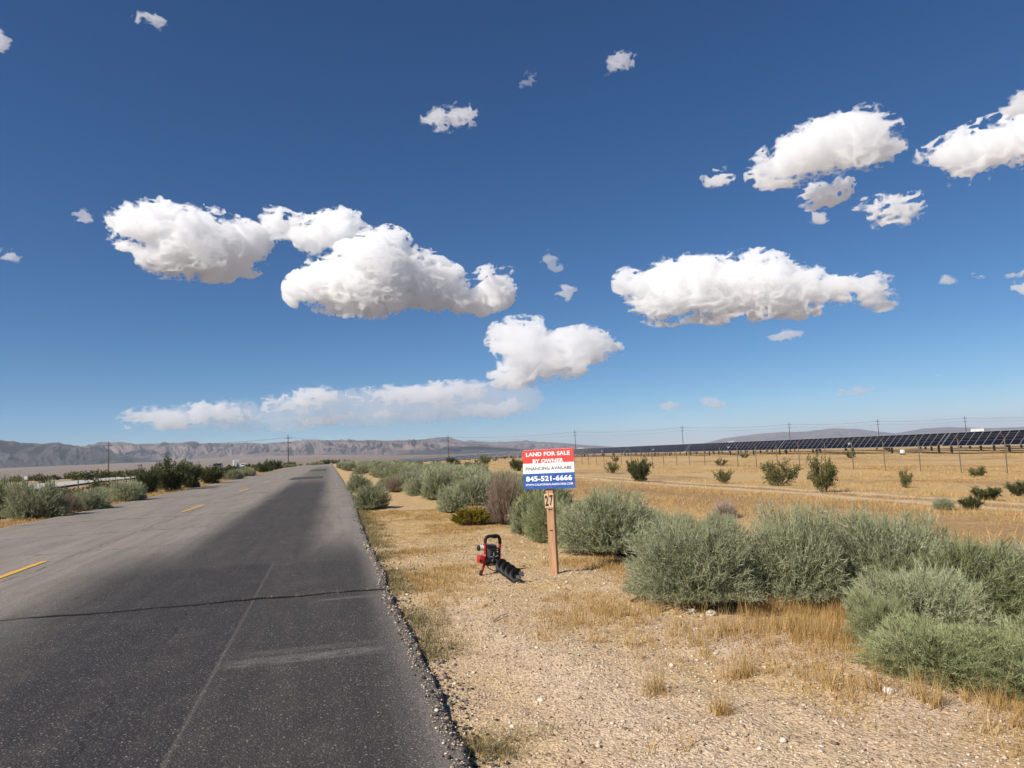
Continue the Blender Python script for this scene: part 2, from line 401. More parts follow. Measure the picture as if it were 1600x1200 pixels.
    if len(F2) > 8:
        NTRI[0] += 2*len(F2)
        V2 = np.stack([lo[0]+V2[:, 0]*vox, -zmax+V2[:, 1]*vox*1.5, lo[1]+V2[:, 2]*vox], -1)*U-c0
        m2 = m.m.copy(); m2.name = 'cloud_fringe_vapour'
        [x for x in m2.node_tree.nodes if x.type == 'VOLUME_SCATTER'][0].inputs['Density'].default_value = 0.26*tau/th
        put('fringe', mesh('fringe', V2, F2, [m2], smooth=True), o)
    return o
CL = [
 ('large billowing white cloud at left above the left roadside', [[(163,330),(185,318),(215,322),(235,312),(262,322),(290,330),(315,322),(345,338),(368,345),(395,355),(435,378),(430,390),(415,395),(412,415),(395,430),(375,425),(355,437),(320,430),(270,432),(215,412),(205,400),(215,388),(175,380),(165,360)]], 16, 1.0),
 ('biggest white cloud with flat grey base and long right tail', [[(400,335),(420,328),(470,340),(505,335),(530,320),(555,335),(582,352),(560,368),(530,380),(500,395),(470,415),(450,405),(480,390),(455,378),(425,372)],
   [(425,457),(450,440),(470,425),(500,400),(540,385),(575,367),(610,358),(655,377),(640,390),(670,395),(690,410),(720,425),(730,440),(760,418),(800,414),(832,432),(820,440),(800,450),(800,472),(750,487),(690,487),(640,480),(560,490),(500,480),(440,470)]], 16, 1.0),
 ('long layered white cloud at right of middle sky', [[(928,450),(950,432),(990,422),(1010,428),(1030,412),(1080,402),(1120,408),(1160,398),(1190,397),(1230,405),(1270,415),(1300,430),(1330,440),(1350,430),(1385,432),(1400,448),(1430,455),(1420,475),(1370,482),(1340,475),(1300,478),(1250,492),(1200,490),(1120,500),(1090,495),(1040,503),(990,505),(960,495),(1000,485),(955,473),(975,460)]], 15, 1.0),
 ('slanting white cloud high at right with ragged upper tip', [[(1165,285),(1160,270),(1200,235),(1230,215),(1265,195),(1300,185),(1350,172),(1385,155),(1400,165),(1395,180),(1408,210),(1410,235),(1370,255),(1330,265),(1300,270),(1260,280),(1250,285),(1200,290)]], 11, 1.0),
 ('oval white cloud just below the slanting cloud', [[(1240,310),(1265,292),(1310,275),(1345,275),(1330,300),(1290,318),(1262,322)]], 8, 1.0),
 ('white cloud with pointed left arm under the oval cloud', [[(1326,315),(1350,298),(1380,305),(1400,312),(1440,305),(1465,308),(1450,332),(1410,348),(1375,352),(1362,357),(1362,335),(1370,320),(1340,322)]], 8, 1.0),
 ('thick white cloud cut by the right edge of the picture', [[(1432,255),(1440,225),(1490,215),(1520,200),(1570,185),(1600,178),(1680,165),(1700,210),(1680,250),(1600,255),(1560,262),(1510,290),(1480,285)]], 13, 1.0),
 ('white puff directly above the cloud at right edge', [[(1565,165),(1590,145),(1640,130),(1640,175),(1590,178)]], 5, 1.1),
 ('small round puff left of the slanting cloud', [[(1097,275),(1115,263),(1145,265),(1140,285),(1120,290),(1100,285)]], 4, 1.2),
 ('tiny puff below the oval cloud at upper right', [[(1265,345),(1275,335),(1300,338),(1290,350),(1272,350)]], 2.2, 1.4),
 ('stacked white cloud low in the middle above the long bank', [[(742,548),(765,530),(770,510),(800,500),(840,500),(865,510),(850,525),(880,520),(920,512),(960,520),(962,535),(990,550),(960,562),(920,570),(890,590),(840,600),(780,602),(750,600),(770,575),(790,560)]], 9, 1.0),
 ('long pale broken bank of cloud low over the mountains', [[(165,660),(210,643),(290,632),(345,626),(420,634),(380,652),(280,664),(190,668)],[(350,640),(430,622),(500,606),(560,608),(610,612),(560,632),(470,644),(390,652)],[(540,618),(600,608),(660,601),(745,597),(785,602),(760,617),(690,628),(610,638)],[(400,656),(480,648),(600,642),(700,632),(720,640),(640,654),(520,664),(430,666)]], 3.4, 0.8),
 ('unseen cloud far out to the left, added to cast its shadow on the left ridge', [[(-800,430),(-650,365),(-450,350),(-280,370),(-170,415),(-250,450),(-450,465),(-700,455)]], 40, 0.8),  # out of view, added only to shade the left ridge
 ('broad thin veil of cloud behind the long broken bank', [[(150,662),(260,638),(420,626),(520,610),(640,606),(760,600),(850,606),(840,640),(700,660),(480,668),(260,670)]], 1.3, 0.5),
 ('faint low cloud under the right end of the long bank', [[(690,648),(735,638),(780,628),(800,618),(830,635),(800,645),(760,654),(700,653)]], 1.6, 0.9),
 ('thin small cloud high above the middle of the picture', [[(656,185),(680,168),(700,172),(720,166),(748,175),(740,192),(700,200),(665,195)]], 2.4, 1.5),
 ('little feathery cloud near the top right of centre', [[(942,108),(950,92),(975,82),(992,85),(985,100),(960,110),(945,116)]], 1.8, 1.4),
 ('tiny faint wisp between the two high small clouds', [[(810,135),(828,115),(840,113),(830,138)]], 0.5, 1.8),
 ('small wisp at the top left of the sky', [[(200,32),(230,22),(255,28),(265,42),(240,40)]], 1.6, 1.4),
 ('small puff at upper left of the large left cloud', [[(112,332),(130,326),(147,335),(140,342),(120,342)]], 1.8, 1.4),
 ('tiny puff at the left edge below the large left cloud', [[(-10,400),(18,390),(40,405),(20,410)]], 1.8, 1.3),
 ('thin slanting wisp right of the biggest cloud', [[(846,403),(860,393),(882,420),(870,426)]], 1.0, 1.5),
 ('small puff below the slanting wisp', [[(865,460),(885,448),(900,458),(885,470)]], 1.8, 1.4),
 ('thin streak of cloud under the long layered cloud', [[(1196,526),(1225,518),(1265,515),(1250,526),(1210,531)]], 1.8, 0.9),
 ('first small puff of the broken line at right', [[(1465,440),(1480,431),(1495,435),(1484,445)]], 2.0, 1.2),
 ('second small puff of the broken line at right', [[(1512,434),(1526,426),(1542,427),(1535,438)]], 2.0, 1.2),
 ('long streak at the right end of the broken line', [[(1560,431),(1600,422),(1645,424),(1645,435),(1570,437)]], 2.5, 1.0),
 ('flat puff under the streak at the right edge', [[(1565,450),(1600,442),(1648,446),(1640,456),(1600,456)]], 2.5, 1.0),
 ('low flat cloud above the distant poles right of centre', [[(1085,628),(1110,621),(1140,628),(1125,637)]], 1.5, 0.9),
 ('thin low streak left of the flat low cloud', [[(1023,635),(1050,629),(1072,632),(1045,641)]], 1.1, 0.9),
 ('thin streak low at right above the solar panels', [[(1303,613),(1340,605),(1390,603),(1350,615),(1320,621)]], 1.1, 0.9),
 ('faint tiny streak low at far right', [[(1453,587),(1490,579),(1514,582),(1480,590)]], 1.0, 0.9),
 ('short streak under the left part of the long bank', [[(318,667),(345,661),(380,659),(360,668)]], 1.1, 0.8),
 ('tiny puff at the left edge near the top', [[(-15,50),(2,55),(16,66),(0,74),(-15,70)]], 1.6, 1.3),
]
for i, (lab, polys, tau, amp) in enumerate(CL):
    cloud(lab, polys, tau*0.31, 100+i*7, vox=1.5 if tau > 4 else 1.3, amp=amp*(0.9 if tau > 3 else 0.6), grow=0.8 if tau > 3 else 4.0)
print('cloud tris',NTRI)
# ------------------------------------------------------------------ ground
def axis(a, b, st, g, lim, cap=1500):
    c = list(np.arange(a, b, st)); s = st; v = b
    while v < lim: c.append(v); s = min(s*g, cap); v += s
    s = st*g; v = a-s; pre = []
    while v > -lim: pre.append(v); s = min(s*g, cap); v -= s
    return np.array(pre[::-1]+c)
_gx, _gy = axis(0.3, 7.5, 0.07, 1.06, 30000), axis(2.4, 14, 0.08, 1.06, 30000)
X, Y = np.meshgrid(_gx, _gy, indexing='ij')
V = np.stack([X, Y, ground(X, Y)], -1).reshape(-1, 3)
_n = len(_gy); _i = np.arange(len(_gx)-1)[:, None]*_n+np.arange(_n-1)[None]
F = np.stack([_i, _i+_n, _i+_n+1, _i+1], -1).reshape(-1, 4)
t = NT('desert_ground'); p = t.pos(); x, y, z = t.xyz(p)
flat = t.vec(x, y, 0.)
n_big = t.noise(t.scale(flat, 1, 0.55, 1), 0.10, 5, 0.6, 0.5)
n_mid = t.noise(flat, 0.75, 5, 0.6, 0.3)
n_fin = t.noise(flat, 6.0, 5, 0.65)
gravel = t.ramp(n_mid, [(0.25, (0.53, 0.375, 0.235)), (0.5, (0.63, 0.47, 0.315)), (0.75, (0.70, 0.545, 0.385))])
straw = t.ramp(n_fin, [(0.3, (0.42, 0.265, 0.10)), (0.7, (0.65, 0.455, 0.21))])
brown = t.ramp(n_fin, [(0.3, (0.25, 0.13, 0.045)), (0.7, (0.42, 0.25, 0.095))])
# roadside: gravel by the asphalt, straw litter towards the shrubs
f_str = t.math('MULTIPLY', t.step(t.add(n_mid, t.mul(n_big, 0.7)), 0.64, 0.92), t.step(t.add(x, t.mul(y, 0.25)), 2.3, 3.8))
f_str = t.math('MAXIMUM', f_str, t.math('MULTIPLY', t.step(t.add(y, t.mul(n_big, 3.0)), 7.2, 10.5), t.step(n_mid, 0.25, 0.55, 0.45, 1.0)))
f_str = t.math('MAXIMUM', f_str, t.math('MULTIPLY', t.step(x, 1.35, 0.95), t.step(n_mid, 0.35, 0.6, 0.2, 0.75)))
c = t.mix(f_str, gravel, straw)
f_fld = t.step(t.add(x, t.mul(n_mid, 3.0)), 7.2, 9.2)
fld = t.mix(t.step(t.add(t.mul(n_big, 0.6), t.mul(n_mid, 0.4)), 0.40, 0.54), brown, straw)
fld = t.mix(t.step(t.noise(t.scale(flat, 1, 0.4, 1), 0.35, 6, 0.7), 0.40, 0.62, 0, 0.8), fld, (0.54, 0.37, 0.17))
tw = t.add(x, t.mul(t.sub(t.noise(t.scale(flat, 0, 1, 0), 0.05, 3), 0.5), 5.0))
def band(v, c0, wdt, soft): return t.math('MULTIPLY', t.step(v, c0-wdt-soft, c0-wdt), t.step(v, c0+wdt+soft, c0+wdt))
ruts = t.math('MAXIMUM', band(tw, 15.6, 0.25, 0.5), band(tw, 17.6, 0.25, 0.5))
lane_b = t.math('MAXIMUM', band(tw, 11.8, 1.7, 1.4), band(tw, 16.6, 0.6, 0.7))
fld = t.mix(t.mul(lane_b, t.step(n_mid, 0.35, 0.6, 0.25, 0.85)), fld, brown)
fld = t.mix(t.mul(ruts, t.step(n_fin, 0.25, 0.5, 0.4, 0.95)), fld, (0.66, 0.50, 0.32))
c = t.mix(f_fld, c, fld)
# left of the road and the far plain
lf = t.mix(t.step(n_mid, 0.4, 0.6), (0.36, 0.21, 0.10), (0.40, 0.29, 0.18))
c = t.mix(t.step(x, -8.0, -9.0), c, lf)
far = t.mix(t.step(t.noise(flat, 0.004, 5, 0.6), 0.35, 0.65), (0.17, 0.125, 0.095), (0.235, 0.175, 0.13))
dist = t.math('SQRT', t.add(t.mul(x, x), t.mul(y, y)))
c = t.mix(t.step(dist, 260, 700), c, far)
# grains and pebbles
vc = t.vor(flat, 62, out='Color'); vd = t.vor(flat, 62)
r, g, b = t.xyz(vc)
grain = t.math('MULTIPLY', t.step(r, 0.55, 0.95), t.step(vd, 0.55, 0.25))
c = t.mix(t.mul(grain, 0.7), c, (0.72, 0.60, 0.46))
c = t.mix(t.mul(t.step(g, 0.66, 1.0), 0.6), c, (0.19, 0.12, 0.07))
c = t.mix(1.0, c, t.ramp(t.noise(flat, 26, 4, 0.7), [(0.3, (0.72, 0.72, 0.72)), (0.55, (1, 1, 1)), (0.8, (1.12, 1.12, 1.12))]), 'MULTIPLY')
t.col(c)
h = t.add(t.mul(t.sub(1.0, vd), 0.5), t.add(t.mul(t.noise(flat, 26, 5, 0.7), 1.0), t.mul(n_fin, 2.0)))
t.bump(h, 0.9, 0.018)
put('ground', mesh('ground', V, F, [t.m], smooth=True), kind='structure')
# ------------------------------------------------------------------ road
yy = np.concatenate([np.arange(-40, 2, 1.5), np.arange(2, 14, 0.022), np.arange(14, 40, 0.12), np.geomspace(40, 640, 160)])
u = np.array([0, 0.002, 0.02, .1, .25, .45, .6, .75, .87, .93, .96, .98, .99, 0.997, 1.0])
xr = road_r(yy); xl = ROAD_L+0.05*fbm(yy*0.5, yy*0+9.1, oct=4, seed=6)
X = xl[:, None]+(xr-xl)[:, None]*u[None]; Y = np.repeat(yy[:, None], len(u), 1)
zr = -2.8*sstep(Y, 205, 640)
Z = zr+0.004*fbm(X*1.2, Y*0.5, oct=2, seed=8)
Z[:, -1] -= 0.016+0.012*vnoise(yy*9, yy*0+1, seed=91); Z[:, -2] -= 0.004; Z[:, 0] -= 0.02
X = np.concatenate([X[:, :1]-0.03, X, X[:, -1:]+0.012+0.03*np.abs(vnoise(yy*14, yy*0+2, seed=92))[:, None]], 1)
Y = np.concatenate([Y[:, :1], Y, Y[:, -1:]], 1); Z = np.concatenate([zr[:, :1]-0.09, Z, zr[:, :1]-0.09], 1)
V = np.stack([X, Y, Z], -1).reshape(-1, 3); m_ = X.shape[1]
_i = np.arange(len(yy)-1)[:, None]*m_+np.arange(m_-1)[None]
F = np.stack([_i, _i+1, _i+m_+1, _i+m_], -1).reshape(-1, 4)
t = NT('worn_asphalt'); p = t.pos(); x, y, z = t.xyz(p); flat = t.vec(x, y, 0.)
n1 = t.noise(t.scale(flat, 1, 0.25, 1), 0.9, 5, 0.6); n2 = t.noise(flat, 2.2, 5, 0.65)
wob = t.mul(t.sub(t.noise(t.scale(flat, 1, 0.5, 1), 0.5, 3, 0.5), 0.5), 0.9)
def box(x0, x1, y0, y1, sx=0.02, sy=0.02, xv=None):
    xv = xv if xv is not None else x
    a = t.math('MULTIPLY', t.step(xv, x0-sx, x0+sx), t.step(xv, x1+sx, x1-sx)); b_ = t.math('MULTIPLY', t.step(y, y0-sy, y0+sy), t.step(y, y1+sy, y1-sy))
    return t.math('MULTIPLY', a, b_)
base = t.mix(n1, (0.195, 0.170, 0.141), (0.300, 0.264, 0.221))
xw = t.add(x, wob)
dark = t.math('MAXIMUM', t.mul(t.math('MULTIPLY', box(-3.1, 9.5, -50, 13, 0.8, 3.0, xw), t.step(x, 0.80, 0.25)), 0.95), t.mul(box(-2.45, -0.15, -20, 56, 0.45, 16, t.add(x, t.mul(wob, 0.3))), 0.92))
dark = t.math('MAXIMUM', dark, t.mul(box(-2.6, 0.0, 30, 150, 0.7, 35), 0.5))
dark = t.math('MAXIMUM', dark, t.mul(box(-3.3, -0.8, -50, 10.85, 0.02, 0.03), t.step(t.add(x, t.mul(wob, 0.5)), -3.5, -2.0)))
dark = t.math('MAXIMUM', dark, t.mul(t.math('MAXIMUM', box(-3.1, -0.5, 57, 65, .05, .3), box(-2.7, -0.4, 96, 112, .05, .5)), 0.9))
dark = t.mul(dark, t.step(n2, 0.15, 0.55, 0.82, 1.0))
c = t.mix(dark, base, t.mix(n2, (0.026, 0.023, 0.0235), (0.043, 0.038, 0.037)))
# lighter seam, scrape bands, worn edge
seam = t.mul(box(-0.805, -0.785, -50, 10.85, 0.012, 0.05), t.step(n2, 0.25, 0.55, 0.4, 1.0))
c = t.mix(t.mul(seam, 0.35), c, (0.20, 0.18, 0.165))
scr = t.mul(t.math('MAXIMUM', box(-0.72, 0.36, 5.45, 5.66, 0.12, 0.05), t.math('MAXIMUM', box(-0.1, 0.5, 7.62, 7.72, 0.15, 0.03), t.mul(box(-0.7, 0.3, 5.72, 5.86, .2, .04), .5))), t.step(t.noise(t.scale(flat, 1, 9, 1), 5, 4, 0.7), 0.35, 0.6))
c = t.mix(t.mul(scr, 0.8), c, (0.17, 0.155, 0.14))
edge = t.step(t.add(x, t.mul(n2, 0.4)), 0.45, 0.95)
c = t.mix(t.mul(edge, 0.5), c, (0.17, 0.15, 0.135))
# dark drips in the wheel tracks, sealed crack by the centre line
drip = t.math('MULTIPLY', t.step(t.noise(t.scale(flat, 1, 0.35, 1), 7, 3, 0.6), 0.60, 0.68), t.math('MAXIMUM', box(-1.75, -1.35, -5, 60, 0.2, 5), box(-2.9, -2.55, -5, 40, 0.2, 5)))
c = t.mix(t.mul(drip, 0.6), c, (0.022, 0.02, 0.022))
xc = t.add(x, t.mul(t.sub(t.noise(t.scale(flat, 0, 1, 0), 0.7, 5, 0.7), 0.5), 0.35))
ck = t.mul(t.math('MULTIPLY', box(-4.19, -4.15, -50, 400, 0.02, 1, xc), t.step(n2, 0.40, 0.55)), 0.85)
xs2 = t.add(x, t.mul(t.sub(t.noise(t.scale(flat, 0, 1, 0), 0.5, 5, 0.7), 0.5), 0.9))
ck2 = t.math('MULTIPLY', box(-1.32, -1.29, -50, 400, 0.02, 1, xs2), t.step(t.noise(flat, 0.8, 3), 0.44, 0.54))
ycr = t.add(y, t.mul(t.sub(t.noise(flat, 1.1, 5, 0.7), 0.5), 0.9))
stk = t.add(t.noise(t.scale(flat, 1, 0.05, 1), 7, 5, 0.7), t.mul(t.noise(t.scale(flat, 1, 0.12, 1), 2.2, 4, 0.6), 0.6))
c = t.mix(1.0, c, t.ramp(t.mul(stk, 0.62), [(0.32, (0.72, 0.72, 0.73)), (0.5, (1, 1, 1)), (0.68, (1.28, 1.26, 1.24))]), 'MULTIPLY')
def cross(y0, w_): return t.math('MULTIPLY', t.step(ycr, y0-w_*2, y0-w_), t.step(ycr, y0+w_*2, y0+w_))
crk = t.math('MAXIMUM', t.mul(cross(22.3, 0.05), 0.8), t.math('MAXIMUM', t.math('MAXIMUM', t.mul(cross(35.7, 0.07), 0.8), t.math('MAXIMUM', t.mul(cross(28.6, 0.05), 0.6), t.mul(cross(17.9, 0.025), 0.7))), t.mul(cross(14.2, 0.02), 0.5)))
ck = t.math('MAXIMUM', t.math('MAXIMUM', ck, ck2), crk)
c = t.mix(t.mul(ck, 0.75), c, (0.03, 0.027, 0.026))
# aggregate
vc = t.vor(flat, 95, out='Color'); vd = t.vor(flat, 95); r, g, b = t.xyz(vc)
sp = t.math('MULTIPLY', t.step(r, 0.74, 0.93), t.step(vd, 0.62, 0.35))
c = t.mix(t.mul(sp, t.add(0.26, t.mul(edge, 0.4))), c, (0.46, 0.42, 0.37))
c = t.mix(t.mul(t.step(g, 0.6, 1.0), 0.45), c, (0.02, 0.018, 0.018))
v2 = t.vor(flat, 55, out='Color'); r2_, g2_, b2_ = t.xyz(v2)
c = t.mix(t.mul(t.math('MULTIPLY', t.step(r2_, 0.9, 0.98), t.step(t.vor(flat, 55), 0.40, 0.2)), 0.55), c, (0.50, 0.46, 0.40))
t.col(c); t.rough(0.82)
t.bump(t.add(t.mul(t.sub(1.0, vd), 1.0), t.sub(t.mul(n2, 0.8), t.mul(ck, 1.5))), 0.7, 0.006)
ROADM = t.m
put('road', mesh('road', V, F, [t.m], smooth=True), kind='structure')
# transverse crack with a dark open gap
M_gap = simple('crack_gap', (0.012, 0.011, 0.010), 1.0)
xx = np.arange(-8.3, 0.55, 0.03)
yc = 8.06-0.028*(xx+3.1)+0.05*fbm(xx*1.4, xx*0+5, oct=5, seed=31, gain=.6)
wd = 0.010+0.016*np.clip(fbm(xx*2.3, xx*0+1, oct=3, seed=32)+0.6, 0, 2)
V = np.concatenate([np.stack([xx, yc-wd, xx*0+0.0075], -1), np.stack([xx, yc+wd, xx*0+0.0075], -1)])
k = np.arange(len(xx)-1); F = np.stack([k, k+1, k+1+len(xx), k+len(xx)], -1)
put('road_crack', mesh('road_crack', V, F, [M_gap]), kind='structure')
# centre line dashes: thin painted sheets
t = NT('yellow_road_paint'); q = t.pos()
wn = t.noise(q, 9, 6, 0.75); t.col(t.mix(t.step(wn, 0.46, 0.62), (0.72, 0.40, 0.045), (0.42, 0.29, 0.13))); t.rough(0.7)
t2 = NT('faded_white_road_paint'); q2 = t2.pos(); t2.col(t2.mix(t2.step(t2.noise(q2, 9, 6, .75), 0.42, 0.6), (0.62, 0.52, 0.36), (0.30, 0.26, 0.21)))
for j in range(-1, 14):
    y0, y1 = 9.35+14.63*j, 13.05+14.63*j
    ys = np.linspace(y0, y1, 60)
    a = ROAD_C-0.055+0.006*fbm(ys*6, ys*0+j, oct=3, seed=41); b_ = ROAD_C+0.055+0.006*fbm(ys*6, ys*0+j+50, oct=3, seed=42)
    a[0] = b_[0]; 
    zz = ys*0+0.0085
    V = np.concatenate([np.stack([a, ys, zz], -1), np.stack([b_, ys, zz], -1)]); k = np.arange(59)
    put('road_marking', mesh('road_marking', V, np.stack([k, k+60, k+61, k+1], -1), [t.m if j < 3 else t2.m]), kind='structure')
# ------------------------------------------------------------------ for-sale sign
def textmesh(name, body, size, mat, bold=0.0, width=None, xsq=1.0):
    cu = bpy.data.curves.new(name, 'FONT'); cu.body = body; cu.size = size; cu.align_x = 'CENTER'; cu.align_y = 'CENTER'
    cu.offset = bold; cu.extrude = 0.0006; cu.resolution_u = 3; cu.space_character = 1.03
    o = bpy.data.objects.new(name, cu); COL.objects.link(o)
    bpy.context.view_layer.update()
    me = bpy.data.meshes.new_from_object(o.evaluated_get(bpy.context.evaluated_depsgraph_get()))
    bpy.data.objects.remove(o); bpy.data.curves.remove(cu)
    me.name = name; me.materials.clear(); me.materials.append(mat)
    co = np.empty(len(me.vertices)*3, np.float32); me.vertices.foreach_get('co', co); co = co.reshape(-1, 3)
    co[:, 0] -= (co[:, 0].min()+co[:, 0].max())/2; co[:, 1] -= (co[:, 1].min()+co[:, 1].max())/2
    if width: co[:, 0] *= width/(co[:, 0].max()-co[:, 0].min())
    if xsq: co[:, 1] *= xsq/(co[:, 1].max()-co[:, 1].min())
    V = np.stack([co[:, 0], co[:, 2]*-1, co[:, 1]], -1)          # stand it up, facing -Y
    me.vertices.foreach_set('co', V.astype(np.float32).ravel()); me.update()
    return me
t = NT('raw_fir_timber'); q = t.obj()
gr = t.noise(t.scale(q, 1, 1, 0.05), 60, 6, 0.65, 0.6); kn = t.noise(t.scale(q, 1, 1, 0.35), 9, 3, 0.6)
c = t.ramp(gr, [(0.3, (0.30, 0.15, 0.075)), (0.55, (0.47, 0.27, 0.15)), (0.75, (0.56, 0.36, 0.22))])
c = t.mix(t.step(kn, 0.62, 0.70, 0, 0.75), c, (0.16, 0.07, 0.035)); t.col(c); t.rough(0.8); t.bump(gr, 0.3, 0.003); M_wood = t.m
def print_mat(name, c, s=0.0):
    t = NT(name); f = t.noise(t.obj(), 14, 5, 0.7); t.col(t.mix(t.step(f, 0.35, 0.8), c, tuple(v*0.86+0.05 for v in c))); t.rough(0.42); return t.m
M_red, M_white, M_blue, M_ink = print_mat('sign_red', (0.72, 0.055, 0.04)), print_mat('sign_white', (0.84, 0.84, 0.83)), print_mat('sign_blue', (0.022, 0.085, 0.33)), print_mat('sign_black', (0.022, 0.022, 0.025))
sx, sy, sz = at(866.5, 897)
SG = thing('for_sale_sign', 'red white and blue land for sale sign on a raw timber post', 'sign', (sx, sy, sz), math.radians(-34))
mb = MB(); mb.box((0, 0, 0.50), (0.088, 0.085, 1.36), bev=0.006); post = mb.put('post', M_wood, SG, smooth=False)
post.rotation_euler = (0, math.radians(-0.3), 0)
ZB, ZT = 0.985, 1.445                                             # panel bottom and top
HW = 0.312
pan = MB().box((0, 0, 0), (2*HW, 0.010, ZT-ZB), bev=0.0015).put('panel', M_white, SG, smooth=False, loc=(0.004, -0.052, (ZB+ZT)/2))
pan.rotation_euler = (math.radians(-1.5), math.radians(-0.5), 0)
Hh = (ZT-ZB)
def strip(name, z0, z1, m):
    MB().box((0, -0.0062, (z0+z1)/2), (2*HW-0.002, 0.0012, z1-z0), ).put(name, m, pan, smooth=False)
zt = Hh/2
strip('red_band', zt-0.345*Hh, zt-0.001, M_red); strip('white_band', zt-0.605*Hh, zt-0.345*Hh-0.0002, M_white); strip('blue_band', -zt+0.001, zt-0.605*Hh-0.0002, M_blue)
def line(body, zc, hgt, wdt, m, bold):
    me = textmesh('lettering', body, hgt*1.3, m, bold, wdt, hgt); put('lettering', me, pan, (0, -0.0075, zc))
line('LAND FOR SALE', zt-0.115*Hh, 0.105*Hh, 0.86*2*HW, M_white, 0.0019)
line('BY OWNER', zt-0.29*Hh, 0.098*Hh, 0.60*2*HW, M_white, 0.0019)
line('FINANCING AVAILABE', zt-0.48*Hh, 0.085*Hh, 0.90*2*HW, M_ink, 0.0011)
line('845-521-6666', zt-0.735*Hh, 0.135*Hh, 0.90*2*HW, M_white, 0.0026)
line('WWW.CALIFORNIALANDACRES.COM', zt-0.885*Hh, 0.052*Hh, 0.92*2*HW, M_white, 0.0006)
M_steel = simple('galvanised_screw', (0.55, 0.55, 0.55), 0.4, 0.8)
for a, b_ in ((-0.94, 0.9), (0.94, 0.9), (-0.03, 0.9), (-0.7, -0.92), (-0.05, -0.92), (0.05, -0.92), (0.75, -0.92), (0.95, -0.9)):
    Mx = Matrix.Translation((a*HW, -0.0066, b_*zt)) @ Matrix.Rotation(math.pi/2, 4, 'X')
    MB().lathe([(0.0042, 0), (0.0042, 0.002), (0.002, 0.0035)], Mx, 8).put('screw', M_steel, pan)
M_tile = simple('pale_number_tile', (0.60, 0.40, 0.24), 0.7, 0, 0.2, 12)
for k, (dg, dx) in enumerate((('2', -0.028), ('7', 0.028))):
    pl = MB().box((0, 0, 0), (0.053, 0.006, 0.165), bev=0.002).put('number_tile', M_tile, SG, smooth=False, loc=(dx-0.010, -0.047, 0.845+0.004*k))
    pl.rotation_euler = (0, math.radians((-2, 1.5)[k]), 0)
    put('digit', textmesh('digit', dg, 0.15, M_ink, 0.006, 0.040, 0.125), pl, (0, -0.0042, 0.002))
for zc, wd in ((0.745, 0.05), (0.505, 0.035)):
    MB().box((0, 0, 0), (wd, 0.004, 0.010)).put('staple', simple('dark_staple', (0.05, 0.045, 0.04), 0.6, 0.5), SG, smooth=False, loc=(0.0, -0.0452, zc))
# ------------------------------------------------------------------ earth auger
M_ared = simple('red_powder_coat', (0.33, 0.012, 0.016), 0.4, 0, 0.1, 30, 0.5)
M_tank = simple('red_tank_plastic', (0.45, 0.025, 0.025), 0.45, 0, 0.1, 30, 0.5)
M_blk = simple('black_rubber', (0.016, 0.016, 0.017), 0.55, 0, 0.2, 60)
M_gun = simple('black_steel', (0.012, 0.012, 0.013), 0.6, 0.0, 0.3, 40, 0.3)
M_alu = simple('cast_aluminium', (0.62, 0.61, 0.58), 0.38, 0.75, 0.2, 60)
M_wpl = simple('white_plastic', (0.78, 0.77, 0.72), 0.4, 0, 0.05)
M_grey = simple('grey_casing', (0.10, 0.10, 0.105), 0.5, 0.2, 0.3, 60)
ax, ay, az = at(752, 899)
K = 8.1/1110*1.0                                                 # about one photo pixel in metres here
AU = thing('earth_auger', 'red and black petrol earth auger resting on the gravel beside the sign', 'auger', (ax, ay, az), math.radians(8))
# local frame: x right, y away, z up ; sizes read off the photograph (1 px = 7.3 mm)
P = lambda px, py, d=0.0: Vector(((px-752)*K, d, (899-py)*K))
frame = MB()
frame.tube([P(751.5, 897), P(754, 891), P(758, 882), P(760.5, 868), P(761, 850), P(761.2, 846)], 0.0165, 10)
frame.tube([P(785.5, 880, 0.02), P(786.5, 868, 0.02), P(788, 852, 0.02), P(788.2, 849, 0.02)], 0.0165, 10)
frame.tube([P(758.5, 881), P(770, 884, 0.0), P(785, 881, 0.02)], 0.012, 8)
frame.put('handle_frame', M_ared, AU)
grip = MB(); grip.tube([P(761.2, 847), P(761.5, 842), P(764, 838), P(768, 837), P(782, 837, 0.01), P(786, 839, 0.02), P(788.2, 844, 0.02), P(788.2, 851, 0.02)], 0.0205, 10)
gp = grip.put('grip', M_blk, AU)
MB().box(P(778, 840, -0.012), (0.05, 0.026, 0.018), bev=0.005).put('throttle_lever', M_gun, gp)
foot = MB(); foot.tube([P(750.5, 898.5), P(751, 895), P(753, 891)], [0.017, 0.0175, 0.0165], 10); foot.put('foot_cap', M_blk, AU)
base = MB(); base.tube([P(751, 898.5, 0.0), P(756, 900, -0.01), P(766, 900, -0.015), P(778, 900, -0.01)], 0.013, 8); base.put('base_bar', M_blk, AU)
eng = MB(); eng.box(P(772, 866, 0.05), (0.135, 0.13, 0.21), bev=0.02)
eng.box(P(774, 883, 0.03), (0.16, 0.12, 0.035), bev=0.012)
engo = eng.put('engine_block', M_grey, AU)
cowl = MB(); cowl.box(P(770.5, 854, 0.045), (0.115, 0.16, 0.035), Matrix.Rotation(math.radians(8), 3, 'Y'), bev=0.01); cowl.put('top_cowl', M_blk, engo)
fins = MB()
for k in range(6): fins.box(P(783, 858+k*4, 0.05), (0.04, 0.12, 0.008))
fins.put('cooling_fins', M_gun, engo, smooth=False, kind='stuff')
rs = MB(); rs.lathe([(0.068, 0), (0.068, 0.018), (0.058, 0.03), (0.03, 0.034)], Matrix.Translation(P(773, 871, -0.02)) @ Matrix.Rotation(math.radians(80), 4, 'X'), 24); rso = rs.put('recoil_housing', M_gun, AU)
